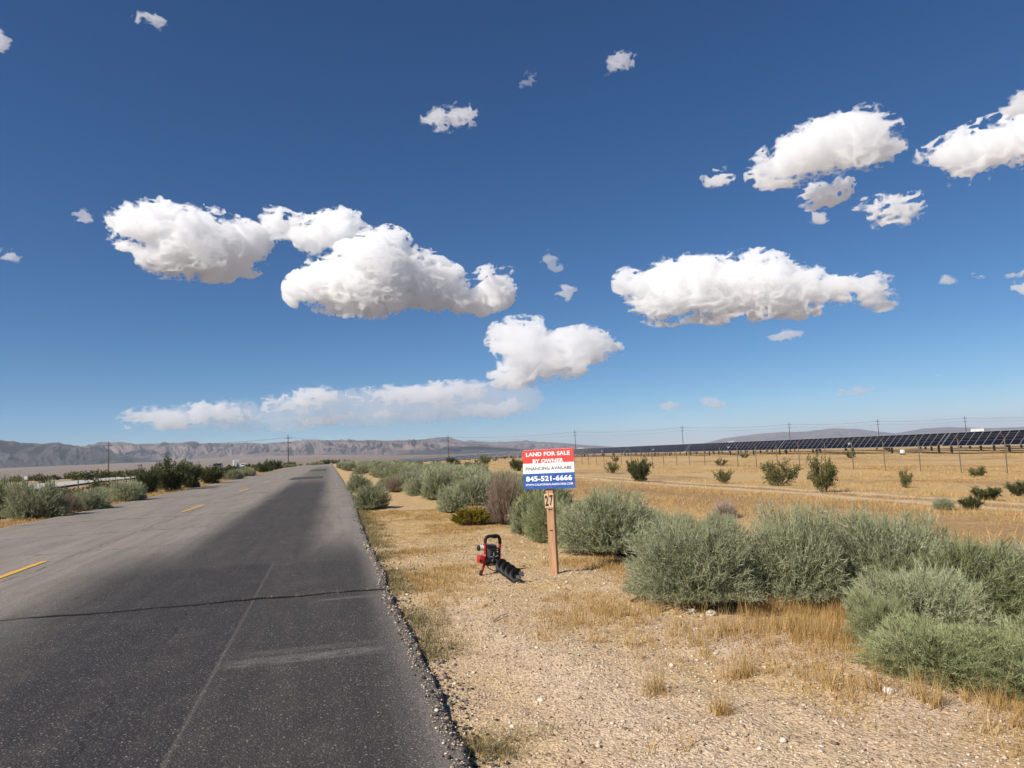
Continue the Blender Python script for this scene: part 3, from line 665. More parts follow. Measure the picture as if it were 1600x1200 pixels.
for k in range(5):
    a = math.radians(72*k+20)
    MB().box(P(773, 871, -0.055)+Vector((0.035*math.cos(a), 0, 0.035*math.sin(a))), (0.042, 0.008, 0.013), Matrix.Rotation(-a, 3, 'Y'), bev=0.003).put('spoke', M_alu, rso, smooth=False)
MB().lathe([(0.019, 0), (0.019, 0.014), (0.010, 0.018)], Matrix.Translation(P(773, 872.5, -0.058)) @ Matrix.Rotation(math.radians(85), 4, 'X'), 16).put('hub', M_blk, rso)
cl = MB(); cl.lathe([(0.012, -0.02), (0.034, -0.014), (0.036, 0.0), (0.033, 0.01), (0.033, 0.085), (0.022, 0.10)], Matrix.Translation(P(752.5, 855, 0.03)) @ Matrix.Rotation(math.radians(98), 4, 'Y'), 20); clo = cl.put('air_cleaner', M_wpl, AU)
MB().lathe([(0.037, 0), (0.037, 0.014), (0.030, 0.02)], Matrix.Translation(P(751.8, 855.2, 0.03)) @ Matrix.Rotation(math.radians(-82), 4, 'Y'), 20).put('cap', M_blk, clo)
mf = MB(); mf.box(P(780.5, 858, 0.03), (0.055, 0.07, 0.045), Matrix.Rotation(math.radians(38), 3, 'Y'), bev=0.012); mf.put('muffler_shield', M_alu, AU)
tk = MB(); tk.box(P(752.5, 873, 0.0), (0.075, 0.11, 0.095), Matrix.Rotation(math.radians(6), 3, 'Y'), bev=0.016); tko = tk.put('fuel_tank', M_tank, AU)
MB().lathe([(0.014, 0), (0.014, 0.012)], Matrix.Translation(P(748.5, 873.5, -0.056)) @ Matrix.Rotation(math.radians(90), 4, 'X'), 14).put('fuel_cap', M_blk, tko)
cb = MB(); cb.tube([P(759, 866, -0.022), P(757, 878, -0.03)], 0.0035, 6); cb.put('cable_tie', M_wpl, AU)
cb = MB(); cb.tube([P(760, 882, -0.02), P(764, 888, -0.035), P(770, 892, -0.04), P(776, 892.5, -0.045), P(780, 890, -0.04)], 0.0055, 6); cb.put('throttle_cable', M_blk, AU)
# the bit: shaft with helical flight
A0, A1 = P(781, 882, -0.03), P(811, 914.5, -0.30)
_w = AU.matrix_world.inverted() if False else None
_q = Vector(at(810, 911))-Vector((ax, ay, az)); _q = Matrix.Rotation(-math.radians(8), 3, 'Z') @ _q
A1 = Vector((_q.x, _q.y, _q.z+0.06))
axd = (A1-A0).normalized(); s0 = axd.orthogonal().normalized(); s1 = axd.cross(s0); Lb = (A1-A0).length
sh = MB(); sh.tube([A0-axd*0.04, A0+axd*0.02, A1], [0.028, 0.021, 0.02], 12); sho = sh.put('auger_shaft', M_gun, AU)
N = 150; turns = 4.1; Vv, Ff = [], []
for k in range(N):
    f = k/(N-1); a = 2*math.pi*turns*f; c_ = A0+axd*(0.03+(Lb-0.05)*f); ro = 0.083*min(1, 0.75+f*3)
    for r, th in ((0.018, -0.0025), (ro, -0.002), (ro, 0.002), (0.018, 0.0025)):
        Vv.append(c_+axd*th+(s0*math.cos(a)+s1*math.sin(a))*r)
for k in range(N-1):
    for j in range(4): Ff.append((k*4+j, k*4+(j+1) % 4, k*4+4+(j+1) % 4, k*4+4+j))
put('flight', mesh('flight', [tuple(v) for v in Vv], np.array(Ff), [M_gun]), AU)
tip = MB(); tip.lathe([(0.024, 0), (0.026, 0.03), (0.008, 0.06), (0.002, 0.085)], Matrix.Translation(A1-axd*0.01) @ axd.to_track_quat('Z', 'Y').to_matrix().to_4x4(), 10)
for sgn in (-1, 1):
    tip.box(A1+axd*0.012+s0*0.05*sgn, (0.05, 0.05, 0.012), axd.to_track_quat('Z', 'Y').to_matrix() @ Matrix.Rotation(0.5*sgn, 3, 'X'), bev=0.002)
tip.put('cutting_tip', simple('worn_steel', (0.12, 0.115, 0.11), 0.5, 0.5, 0.5, 50), AU)
# ------------------------------------------------------------------ vegetation
def leaf_mat(name, c1, c2, c3, trans=0.25, rough=0.7):
    """colour varies blade by blade with the 'tint' attribute (0..1)"""
    t = NT(name); a = t.new('ShaderNodeAttribute', attribute_name='tint')
    c = t.ramp(a.outputs['Fac'], [(0.0, c1), (0.5, c2), (1.0, c3)])
    oi_ = t.new('ShaderNodeObjectInfo'); k = t.step(oi_.outputs['Random'], 0, 1, 0.84, 1.14)
    c = t.mix(1.0, c, t.vec(k, k, k), 'MULTIPLY'); t.col(c); t.rough(rough)
    tr = t.new('ShaderNodeBsdfTranslucent'); t.set(tr.inputs[0], c)
    mx = t.new('ShaderNodeMixShader'); mx.inputs[0].default_value = trans
    t.t.links.new(t.b.outputs[0], mx.inputs[1]); t.t.links.new(tr.outputs[0], mx.inputs[2]); t.t.links.new(mx.outputs[0], t.out.inputs[0])
    return t.m
M_sage = leaf_mat('grey_green_brush', (0.205, 0.22, 0.11), (0.345, 0.36, 0.21), (0.54, 0.55, 0.365))
M_green = leaf_mat('green_brush', (0.18, 0.198, 0.085), (0.30, 0.318, 0.155), (0.46, 0.47, 0.27))
M_creo = leaf_mat('dark_creosote_leaf', (0.035, 0.045, 0.012), (0.062, 0.078, 0.022), (0.12, 0.135, 0.045), 0.15, 0.45)
M_olive = leaf_mat('olive_creosote_leaf', (0.06, 0.07, 0.02), (0.11, 0.12, 0.035), (0.20, 0.19, 0.07), 0.15, 0.5)
M_yel = leaf_mat('yellow_green_leaf', (0.13, 0.11, 0.012), (0.24, 0.20, 0.02), (0.36, 0.29, 0.04))
M_dead = leaf_mat('dry_pinkish_brush', (0.22, 0.155, 0.105), (0.34, 0.25, 0.18), (0.46, 0.36, 0.27), 0.15)
M_grey = leaf_mat('dead_grey_brush', (0.24, 0.19, 0.15), (0.36, 0.295, 0.24), (0.48, 0.41, 0.34), 0.1)
M_straw = leaf_mat('dry_straw', (0.34, 0.20, 0.06), (0.54, 0.35, 0.13), (0.70, 0.51, 0.25), 0.3)
M_weed = leaf_mat('roadside_weed', (0.11, 0.105, 0.04), (0.22, 0.19, 0.08), (0.38, 0.28, 0.13), 0.25)
M_stem = simple('woody_stem', (0.17, 0.125, 0.09), 0.9, 0, 0.4, 30)
M_stem_grey = simple('bleached_stem', (0.34, 0.28, 0.22), 0.9, 0, 0.3, 30)

def set_tint(me, tv):
    at_ = me.attributes.new('tint', 'FLOAT', 'POINT'); at_.data.foreach_set('value', np.asarray(tv, np.float32))
def unit(v): return v/np.maximum(np.linalg.norm(v, axis=-1, keepdims=True), 1e-9)

def brush(name, seed, mat, twigs=900, per=26, blen=0.13, bw=0.011, h=0.95, spread=86, lump=0.16, start=0.45, up=0.55, jit=0.5, low=0.0, quad=False, flat=0.0):
    """a dome of fine upright blades carried by twigs that fan out of the base. Unit half-width; height h."""
    r = np.random.default_rng(seed)
    ph = r.random(twigs)*2*np.pi
    ct = 1-r.random(twigs)*(1-math.cos(math.radians(spread))); th = np.arccos(ct)
    d = np.stack([np.sin(th)*np.cos(ph), np.sin(th)*np.sin(ph), np.cos(th)], -1)
    full = 1+0.20*np.sin(2*th)**2
    lum = 1+lump*fbm(d[:, 0]*2.2+seed, d[:, 1]*2.2, d[:, 2]*2.2, 3, seed)
    R = np.stack([np.ones(twigs), np.ones(twigs), np.full(twigs, h)], -1)
    b0 = np.stack([d[:, 0]*0.22*r.random(twigs), d[:, 1]*0.22*r.random(twigs), np.zeros(twigs)-0.03], -1)
    tip = d*R*(full*lum*(0.70+0.26*r.random(twigs)**0.6))[:, None]; tip[:, 2] = np.maximum(tip[:, 2], 0.10+low)+0.05*r.random(twigs)
    mid = b0*0.45+tip*0.55; mid[:, 2] += 0.05; mid[:, :2] *= 0.95
    n = twigs*per
    ti = np.repeat(np.arange(twigs), per); s = start+(1-start)*r.random(n)**0.75
    q = lambda s, i: (b0[i]*((1-s)**2)[:, None]+mid[i]*(2*s*(1-s))[:, None]+tip[i]*(s**2)[:, None])
    p = q(s, ti); dr = unit(q(np.minimum(s+0.05, 1.05), ti)-p)
    dv = unit(dr*0.75+np.array([0, 0, up])+r.normal(0, jit*0.62, (n, 3)))
    L = blen*(0.55+0.9*r.random(n)); L = L*np.where(s > 0.8, 1.15, 0.9)
    w = unit(np.cross(dv, r.normal(0, 1, (n, 3))))*(bw*(0.7+0.6*r.random(n)))[:, None]
    if flat: p[:, 2] = np.minimum(p[:, 2], h*(flat+0.04*r.random(n)))
    e = p+dv*L[:, None]; e[:, 2] = np.maximum(e[:, 2], 0.015)
    if quad:
        m_ = p+dv*(L*0.5)[:, None]; V = np.stack([p, m_+w, e, m_-w], 1).reshape(-1, 3); F = np.arange(n*4).reshape(-1, 4); k = 4
    else:
        V = np.stack([p-w*0.5, p+w*0.5, e], 1).reshape(-1, 3); F = np.arange(n*3).reshape(-1, 3); k = 3
    tw_t = r.random(twigs); cl = 0.5+0.5*np.clip(fbm(d[:, 0]*3+seed*2, d[:, 1]*3, d[:, 2]*3, 2, seed+4), -1, 1)
    tv = np.clip(0.22*tw_t[ti]+0.38*cl[ti]+0.45*r.random(n)-0.02, 0, 1)
    me = mesh(name, V, F, [mat]); set_tint(me, np.repeat(tv, k))
    # woody twigs: thin three-sided stems
    ns = min(twigs, 300); sel = r.choice(twigs, ns, replace=False)
    S = np.array([0, 0.35, 0.7, 0.97]); VV, FF = [], []
    rad = np.array([0.016, 0.010, 0.006, 0.002])
    for j, i in enumerate(sel):
        ii = np.full(4, i); c = q(S, ii); c[1:3] += r.normal(0, 0.018, (2, 3)); c[:, 2] = np.maximum(c[:, 2], -0.03)
        o = unit(np.cross(tip[i]-b0[i], [0.3, 0.7, 0.2])); o2 = unit(np.cross(tip[i]-b0[i], o))
        for a in range(4):
            for kk in range(3):
                an = 2*math.pi*kk/3; VV.append(c[a]+(o*math.cos(an)+o2*math.sin(an))*rad[a])
        for a in range(3):
            for kk in range(3):
                b = j*12+a*3; FF.append((b+kk, b+(kk+1) % 3, b+3+(kk+1) % 3, b+3+kk))
    st = mesh('stems', np.array(VV), np.array(FF), [M_stem])
    return me, st
def creosote(name, seed, mat, limbs=16, sub=16, leaves=26, lw=0.030, h=0.95):
    """open shrub: upright limbs, side sprays and small leaf quads in tufts"""
    r = np.random.default_rng(seed); VV, FF, P_, D_, T_ = [], [], [], [], []
    def stem(a, b, ra, rb):
        o = unit(np.cross(b-a, [0.31, 0.7, 0.22])); o2 = unit(np.cross(b-a, o)); n0 = len(VV)
        for c, q in ((a, ra), (b, rb)):
            for k in range(3): VV.append(c+(o*math.cos(2.094*k)+o2*math.sin(2.094*k))*q)
        for k in range(3): FF.append((n0+k, n0+(k+1) % 3, n0+3+(k+1) % 3, n0+3+k))
    for i in range(limbs):
        ph = 2*math.pi*(i+r.random()*0.9)/limbs; sp = 0.25+0.72*r.random()**0.7
        hh = h*(0.62+0.42*r.random())*(1.08-0.28*sp)
        tip = np.array([sp*math.cos(ph), sp*math.sin(ph), hh]); b0 = np.array([0.08*math.cos(ph), 0.08*math.sin(ph), -0.04])
        midp = b0*0.5+tip*0.5+r.normal(0, 0.05, 3); stem(b0, midp, 0.020, 0.012); stem(midp, tip, 0.012, 0.004)
        lt = r.random()
        for j in range(sub):
            f = 0.12+0.88*r.random()**0.8; p = (b0*(1-f)**2+midp*2*f*(1-f)+tip*f*f)
            dv = unit(np.array([math.cos(ph)*0.4, math.sin(ph)*0.4, 0.6])+r.normal(0, 0.62, 3)); L = 0.14+0.26*r.random()
            e = p+dv*L; stem(p, e, 0.005, 0.002)
            g = r.random(leaves)**0.6
            P_.append(p+dv*(L*g)[:, None]+r.normal(0, 0.036, (leaves, 3))); D_.append(unit(dv+r.normal(0, 0.6, (leaves, 3))))
            T_.append(np.clip(0.2*lt+0.35*r.random()+0.45*r.random(leaves), 0, 1))
    P_, D_, T_ = np.concatenate(P_), np.concatenate(D_), np.concatenate(T_); n = len(P_)
    w = unit(np.cross(D_, r.normal(0, 1, (n, 3))))*(lw*(0.5+0.5*r.random(n)))[:, None]; L = lw*(1.4+1.4*r.random(n))[:, None]
    V = np.stack([P_, P_+D_*L*0.5+w, P_+D_*L, P_+D_*L*0.5-w], 1).reshape(-1, 3); V[:, 2] = np.maximum(V[:, 2], 0.01)
    me = mesh(name, V, np.arange(n*4).reshape(-1, 4), [mat]); set_tint(me, np.repeat(T_, 4))
    return me, mesh('stems', np.array(VV), np.array(FF), [M_stem])

LIB = {
 'sage': [brush('foliage', 11+k, M_sage, 1500, 34, 0.072, 0.0080, 0.92, 90, 0.20, 0.40, 0.30, 0.85, low=0.04) for k in range(4)],
 'green': [brush('foliage', 31+k, M_green, 1500, 34, 0.09, 0.0080, 0.85, 90, 0.24, 0.42, 0.4, 0.75, low=-0.04) for k in range(2)],
 'sagem': [brush('foliage', 51+k, M_sage, 620, 26, 0.12, 0.016, 0.92, 89, 0.26, 0.38, 0.4, 0.8) for k in range(3)],
 'greenm': [brush('foliage', 61+k, M_green, 620, 26, 0.12, 0.016, 0.88, 89, 0.26, 0.38, 0.4, 0.8) for k in range(2)],
 'dead': [brush('foliage', 71+k, M_dead, 420, 16, 0.20, 0.012, 1.0, 84, 0.22, 0.25, jit=0.8) for k in range(2)],
 'grey': [brush('foliage', 81, M_grey, 420, 14, 0.20, 0.010, 0.8, 86, 0.22, 0.2, jit=0.9)],
 'yellow': [brush('foliage', 85, M_yel, 300, 26, 0.12, 0.018, 0.80, 78, 0.14, 0.60, quad=True)],
 'creo': [creosote('foliage', 91+k, M_creo, 20, 20, 26, 0.026) for k in range(3)],
 'olive': [creosote('foliage', 95+k, M_olive, 15, 14, 22, 0.027) for k in range(2)],
 'sagef': [brush('foliage', 101+k, M_sage, 130, 12, 0.26, 0.06, 0.85, 86, 0.22, 0.35) for k in range(2)],
 'creof': [creosote('foliage', 105+k, M_creo, 12, 8, 9, 0.075) for k in range(2)],
 'olivef': [creosote('foliage', 108+k, M_olive, 11, 7, 9, 0.075) for k in range(2)],
}
KIND = {'sage': ('brush_shrub', 'shrub'), 'green': ('brush_shrub', 'shrub'), 'sagem': ('brush_shrub', 'shrub'), 'greenm': ('brush_shrub', 'shrub'), 'dead': ('dry_shrub', 'shrub'),
        'grey': ('dead_bush', 'bush'), 'yellow': ('low_bush', 'bush'), 'creo': ('creosote_bush', 'bush'), 'olive': ('creosote_bush', 'bush'), 'sagef': ('brush_shrub', 'shrub'), 'creof': ('creosote_bush', 'bush'), 'olivef': ('creosote_bush', 'bush')}
SHR = []                                                          # (x, y, radius) of everything planted
_cnt = {}
def plant(kind, x, y, rad, hs, label, group=None, sy=None, z=None):
    k = _cnt.get(kind, 0); _cnt[kind] = k+1
    me, st = LIB[kind][k % len(LIB[kind])]
    nm, cat = KIND[kind]
    z = float(ground(x, y)) if z is None else z
    o = thing(nm, label, cat, (x, y, z-0.01), rng.random()*6.28, group)
    put('foliage', me, o); put('stems', st, o)
    o.scale = (rad, (sy or rad)*(0.9+0.2*rng.random()), hs*rad if hs else rad)
    SHR.append((x, y, rad)); return o
def plant_px(kind, x0, x1, ytop, ybase, label, group=None, push=0.75):
    """a shrub spanning pixel columns x0..x1 from ytop to ybase in the photograph"""
    x, y, z = at((x0+x1)/2, ybase); dep = math.hypot(x, y)
    rad = (x1-x0)/2/FPX*dep*1.0; f = 1+rad*push/dep; rad *= f
    hgt = (ybase-ytop)/FPX*dep*(1+rad*push*0.6/dep)-rad*push*1.42/dep*0.9
    hgt = max(hgt, 0.35*rad)
    return plant(kind, x*f, y*f, rad*0.97, hgt/rad/0.98, label, group)
NEAR = [
 ('sage', 985, 1192, 806, 962, 'big round grey-green shrub nearest the sign post on its right'),
 ('sage', 1158, 1335, 803, 958, 'grey-green shrub second from the sign, behind a tuft of straw'),
 ('sage', 1290, 1482, 806, 962, 'tall grey-green shrub with bare dark twigs low down, third in the front row'),
 ('green', 1355, 1610, 840, 985, 'wide bright green shrub leaning behind the near right lobe'),
 ('sage', 1520, 1720, 858, 1000, 'pale grey shrub at the right edge behind the green one'),
 ('sage', 1345, 1525, 888, 1012, 'near grey-green dome in front of the wide green shrub'),
 ('green', 1328, 1440, 928, 1022, 'small green lobe at the left foot of the near dome'),
 ('green', 1372, 1560, 975, 1072, 'lowest spreading shrub in the near right corner'),
 ('green', 1510, 1720, 985, 1098, 'spreading shrub cut by the right edge of the picture, nearest of all'),
 ('sage', 868, 1030, 762, 872, 'large grey-green shrub directly behind the sign post'),
 ('sage', 1010, 1105, 796, 880, 'grey shrub bridging the gap between the post shrub and the big round one'),
 ('sage', 1085, 1165, 800, 870, 'grey shrub filling the gap behind the two front shrubs'),
 ('sage', 905, 1000, 770, 858, 'broad grey shrub spreading right behind the sign post'),
 ('green', 820, 905, 765, 850, 'green brush showing just under the sign panel'),
 ('sage', 970, 1040, 792, 838, 'small grey shrub between the post and the big round shrub'),
 ('greenm', 800, 900, 748, 838, 'greener shrub just behind and left of the sign post'),
 ('dead', 758, 822, 745, 822, 'dry pinkish shrub left of the sign behind the auger'),
 ('sagem', 790, 880, 775, 838, 'low grey shrub at the left foot of the sign post'),
 ('sagem', 682, 732, 762, 802, 'rounded pale shrub left of the yellow-green bush'),
 ('sagem', 702, 768, 742, 792, 'grey-green shrub behind the yellow-green bush'),
 ('yellow', 708, 768, 790, 822, 'low yellow-green bush on a short trunk in the straw'),
 ('sagem', 553, 608, 757, 798, 'spiky grey-green shrub at the very edge of the asphalt'),
 ('sagem', 540, 580, 742, 768, 'shrub by the asphalt just beyond the spiky one'),
 ('sagem', 588, 640, 742, 766, 'pale shrub at the head of the straw path'),
 ('sagem', 620, 665, 738, 768, 'grey shrub on the right side of the straw path'),
 ('dead', 598, 640, 748, 770, 'dry brown shrub on the right side of the straw path'),
 ('sagem', 655, 715, 735, 782, 'broad grey-green shrub behind the rounded pale one'),
 ('greenm', 640, 700, 728, 752, 'greener brush mound behind the middle of the shrub belt'),
 ('sagem', 730, 790, 740, 775, 'low grey shrub left of the dry pinkish one'),
 ('grey', 1112, 1156, 779, 812, 'dead grey twiggy bush beside the dirt track'),
 # desert on the right
 ('olive', 1184, 1250, 724, 760, 'wide dark bush by the fence, left of the tall airy one'),
 ('olive', 1258, 1318, 718, 770, 'tall airy bush with open branches in front of the fence'),
 ('creo', 980, 1022, 720, 753, 'dense dark green bush right of the sign by the fence'),
 ('olive', 944, 970, 722, 740, 'small dark bush between the sign and the dense bush'),
 ('olive', 1115, 1147, 735, 756, 'light green bush between the dead grey one and the wide dark bush'),
 ('creo', 1504, 1534, 778, 797, 'small dark bush at right, nearest of the dark ones on the field'),
 ('creo', 1524, 1562, 763, 782, 'dark tuft of a bush at right, just behind the smallest one'),
 ('creo', 1578, 1605, 757, 775, 'dark bush at the right edge of the picture on the straw field'),
 ('sagem', 1462, 1488, 780, 797, 'small round grey shrub alone on the straw field at right'),
 ('olive', 1404, 1426, 738, 762, 'narrow upright bush standing near a fence post'),
 ('olive', 1513, 1543, 732, 746, 'bush at the foot of the fence post second from the right'),
 ('creo', 794, 822, 717, 736, 'dark bush directly left of the sign panel'),
 ('creo', 697, 712, 714, 727, 'small dark bush far off under the middle power pole'),
 ('olive', 745, 770, 712, 727, 'airy bush far off between the middle pole and the sign'),
 # left of the road
 ('sagem', 18, 98, 766, 812, 'rounded grey-green shrub in the left corner by the asphalt'),
 ('greenm', -45, 42, 752, 812, 'dark green brush mass at the left edge of the picture'),
 ('sagem', 172, 224, 753, 785, 'round bluish-grey shrub at the left edge of the asphalt'),
 ('dead', 92, 122, 778, 803, 'brown dry brush between two grey shrubs on the left'),
 ('sagem', 112, 166, 770, 799, 'dusty grey shrub left of the bluish round one'),
 ('olive', 138, 178, 752, 776, 'olive bush behind the dusty grey shrub'),
 ('creo', 210, 248, 738, 772, 'dark green bush right of the bluish round shrub'),
 ('creo', 240, 298, 722, 768, 'tallest dark green bush on the left roadside'),
 ('creo', 278, 314, 725, 764, 'dark green bush right of the tallest one'),
 ('creo', 308, 352, 732, 757, 'dense dark bush in front of the parked van'),
 ('sagem', 290, 312, 746, 763, 'pale shrub at the foot of the dark bushes'),
 ('sagem', 350, 378, 734, 750, 'pale green shrub after the dark bushes on the left'),
 ('sagem', 372, 398, 730, 745, 'grey shrub further on along the left asphalt edge'),
 ('creo', 398, 424, 722, 738, 'dark bush near the top of the road on the left'),
 ('creo', 418, 442, 719, 734, 'last dark bush on the left before the crest'),
]
for a in NEAR: plant_px(*a)
# belts that run on down both roadsides and over the desert
def scatter(kind, n, xr_, yr_, rr, hs, label, group, power=1.0, keep=None, sep=0.55):
    c = 0
    for _ in range(n*30):
        if c >= n: break
        y = yr_[0]+(yr_[1]-yr_[0])*rng.random()**power; x = xr_[0]+(xr_[1]-xr_[0])*rng.random(); rad = rr[0]+(rr[1]-rr[0])*rng.random()
        if keep is not None and not keep(x, y): continue
        if any((x-a)**2+(y-b)**2 < (sep*(rad+q))**2 for a, b, q in SHR): continue
        plant(kind, x, y, rad, hs, label, group); c += 1
def right_belt(x, y): return x > 1.9+0.10*max(0, min(y, 40)-20) and x < 6+0.06*y
scatter('sagem', 60, (2.2, 10.5), (21, 62), (0.6, 1.15), 1.0, 'grey-green shrub in the belt right of the road', 'grey-green shrubs in the belt right of the road', keep=right_belt)
scatter('greenm', 16, (3, 9.5), (26, 60), (0.6, 1.0), 1.0, 'greener shrub in the belt right of the road', 'greener shrubs in the belt right of the road', keep=right_belt)
scatter('sagef', 60, (1.6, 14), (60, 190), (0.6, 1.1), 1.0, 'far grey shrub in the belt beyond the straw path', 'far grey shrubs in the belt beyond the straw path')
scatter('creof', 9, (1.6, 22), (70, 215), (0.6, 1.0), 1.0, 'far dark bush in the right roadside belt', 'far dark bushes in the right roadside belt')
scatter('creof', 12, (-3.5, 6), (226, 300), (0.8, 1.5), 1.0, 'dark bush beyond the crest where the road disappears', 'dark bushes beyond the crest of the road')
scatter('sagef', 10, (-9, 7), (224, 280), (0.7, 1.1), 1.0, 'grey shrub beyond the crest where the road disappears', 'grey shrubs beyond the crest of the road')
scatter('sagef', 22, (-12, -9.2), (75, 210), (0.5, 0.9), 1.0, 'grey shrub along the far left asphalt edge', 'grey shrubs along the far left asphalt edge', 0.8)
scatter('creof', 44, (-16, -9.4), (58, 215), (0.7, 1.15), 1.1, 'dark bush along the far left roadside', 'dark bushes along the far left roadside', 0.8)
scatter('olive', 16, (-17, -10.5), (24, 60), (0.6, 1.0), 0.95, 'olive bush behind the left roadside shrubs', 'olive bushes behind the left roadside shrubs')
scatter('sagem', 12, (-15, -10), (24, 60), (0.5, 0.9), 0.9, 'grey shrub behind the left roadside shrubs', 'grey shrubs behind the left roadside shrubs')
scatter('olivef', 120, (-170, -37), (80, 300), (1.0, 1.9), 1.0, 'olive bush on the flat beyond the highway', 'olive bushes on the flat beyond the highway', 0.8, keep=lambda x, y: x > -y*0.72)
scatter('creof', 30, (-150, -38), (90, 330), (0.9, 1.5), 1.0, 'dark bush on the flat beyond the highway', 'dark bushes on the flat beyond the highway', 0.8, keep=lambda x, y: x > -y*0.72)
scatter('olivef', 22, (14, 60), (60, 320), (0.5, 0.95), 1.0, 'distant olive bush on the straw field', 'distant olive bushes on the straw field', keep=lambda x, y: x < y*0.9)
# straw tufts, roadside weeds, gravel: uncountable
def blades(name, pts, n_per, hgt, wid, mat, lean=0.45, spread=0.05, label=None, seed=1):
    r = np.random.default_rng(seed); m_ = len(pts); n = m_*n_per
    hh = np.repeat(hgt, n_per)*(0.5+0.8*r.random(n)); sp_ = np.repeat(np.broadcast_to(spread, (m_,)), n_per)
    b = np.repeat(pts, n_per, 0)+np.stack([r.normal(0, 1, n)*sp_, r.normal(0, 1, n)*sp_, np.zeros(n)-0.01], -1)
    dv = unit(np.stack([r.normal(0, lean, n), r.normal(0, lean, n), np.ones(n)], -1)); a = r.random(n)*6.28
    w = np.stack([np.cos(a), np.sin(a), np.zeros(n)], -1)*(np.repeat(np.broadcast_to(wid, (m_,)), n_per)*(0.6+0.8*r.random(n)))[:, None]
    V = np.stack([b-w*0.5, b+w*0.5, b+dv*hh[:, None]], 1).reshape(-1, 3)
    me = mesh(name, V, np.arange(n*3).reshape(-1, 3), [mat]); set_tint(me, np.repeat(np.clip(0.5*np.repeat(r.random(m_), n_per)+0.55*r.random(n), 0, 1), 3))
    return put(name, me, kind='stuff')
def pts_on(x, y): return np.stack([x, y, ground(x, y)], -1)
r = np.random.default_rng(77)
# patchy straw on the verge
x = r.uniform(0.9, 6.5, 90000); y = 2.6+17*r.random(90000)**1.3
den = fbm(x*0.9, y*0.9, oct=4, seed=61)
near_front = np.exp(-((x-(3.55-0.16*(y-6)))/0.55)**2)*(y < 9)           # strip along the foot of the shrubs
k = (den*0.55+near_front*0.75+0.35*sstep(y, 8, 12)-0.40*(1-sstep(x+0.25*y, 2.3, 3.8))+0.30*sstep(y, 6.0, 8)) > 0.12+0.42*r.random(90000)
x, y = x[k], y[k]; dn = np.clip(den[k]+near_front[k], 0, 1)
o_ = slice(0, 30000)
blades('dry_grass', pts_on(x, y)[o_], 6, (0.02+0.07*dn)[o_], (0.0035+0.00035*np.hypot(x, y))[o_], M_straw, 0.5, 0.03, seed=5)
# weeds on the crumbling asphalt edge
y = 2.7+30*r.random(2600)**1.6; x = road_r(y)+0.03+0.16*np.abs(r.normal(0, 1, len(y)))*(1+0.02*y)
k = fbm(y*0.8, y*0+4, oct=3, seed=62) > -0.15; x, y = x[k], y[k]
blades('weeds', pts_on(x, y), 14, 0.05+0.05*r.random(len(x)), 0.003+0.0003*y, M_weed, 0.8, 0.04, seed=6)
# left verge
y = 18+90*r.random(4200)**1.3; x = ROAD_L-0.1-1.3*r.random(len(y))
blades('dry_grass', pts_on(x, y), 7, 0.06+0.10*r.random(len(x)), 0.010+0.0004*y, M_straw, 0.55, 0.12, seed=7)
# straw field on the right
y = 7+150*r.random(30000)**1.9; x = 6+ (8+y*0.95)*r.random(30000)
den = fbm(x*0.14, y*0.09, oct=4, seed=63); tk = ((np.abs(x-15.6) < 0.8) | (np.abs(x-17.6) < 0.8) | ((x > 11) & (x < 12.4)))
k = (den > -0.25+0.5*r.random(30000)) & ~(tk & (r.random(30000) < 0.85)); x, y = x[k], y[k]
dd = np.hypot(x, y)
blades('dry_grass', pts_on(x, y), 11, 0.07+0.13*r.random(len(x)), 0.004+0.00034*dd, M_straw, 0.75, 0.13+0.004*dd, seed=8)
# tufts of straw between the front shrubs
bx, by = [], []
for (px_, py_, n_, s_) in ((1205, 955, 60, 0.16), (1260, 960, 40, 0.16), (1320, 968, 40, 0.16), (1310, 1000, 45, 0.25), (1245, 990, 45, 0.3), (1150, 985, 35, 0.3), (1000, 965, 30, .25), (1090, 1000, 18, .3), (1155, 1060, 8, .04), (1130, 1115, 8, .04), (1020, 1085, 7, .04), (1430, 1085, 25, .25), (1600, 1120, 20, .2)):
    a, b, _ = at(px_, py_); bx.append(a+r.normal(0, s_, n_)); by.append(b+r.normal(0, s_*0.6, n_))
x, y = np.concatenate(bx), np.concatenate(by)
blades('straw_tufts', pts_on(x, y), 16, 0.10+0.11*r.random(len(x)), 0.0045+0*x, M_straw, 0.28, 0.025, seed=9)
# sprigs in the road crack
x = np.concatenate([r.uniform(-1.1, 0.5, 60), r.uniform(-3.5, -1.0, 40)]); y = 8.06-0.028*(x+3.1)+0.05*fbm(x*1.4, x*0+5, oct=5, seed=31, gain=.6)
blades('crack_weeds', np.stack([x, y, x*0+0.006], -1), 10, 0.02+0.035*r.random(len(x))*(x > -0.9), 0.004+0*x, M_weed, 0.9, 0.012, seed=10)
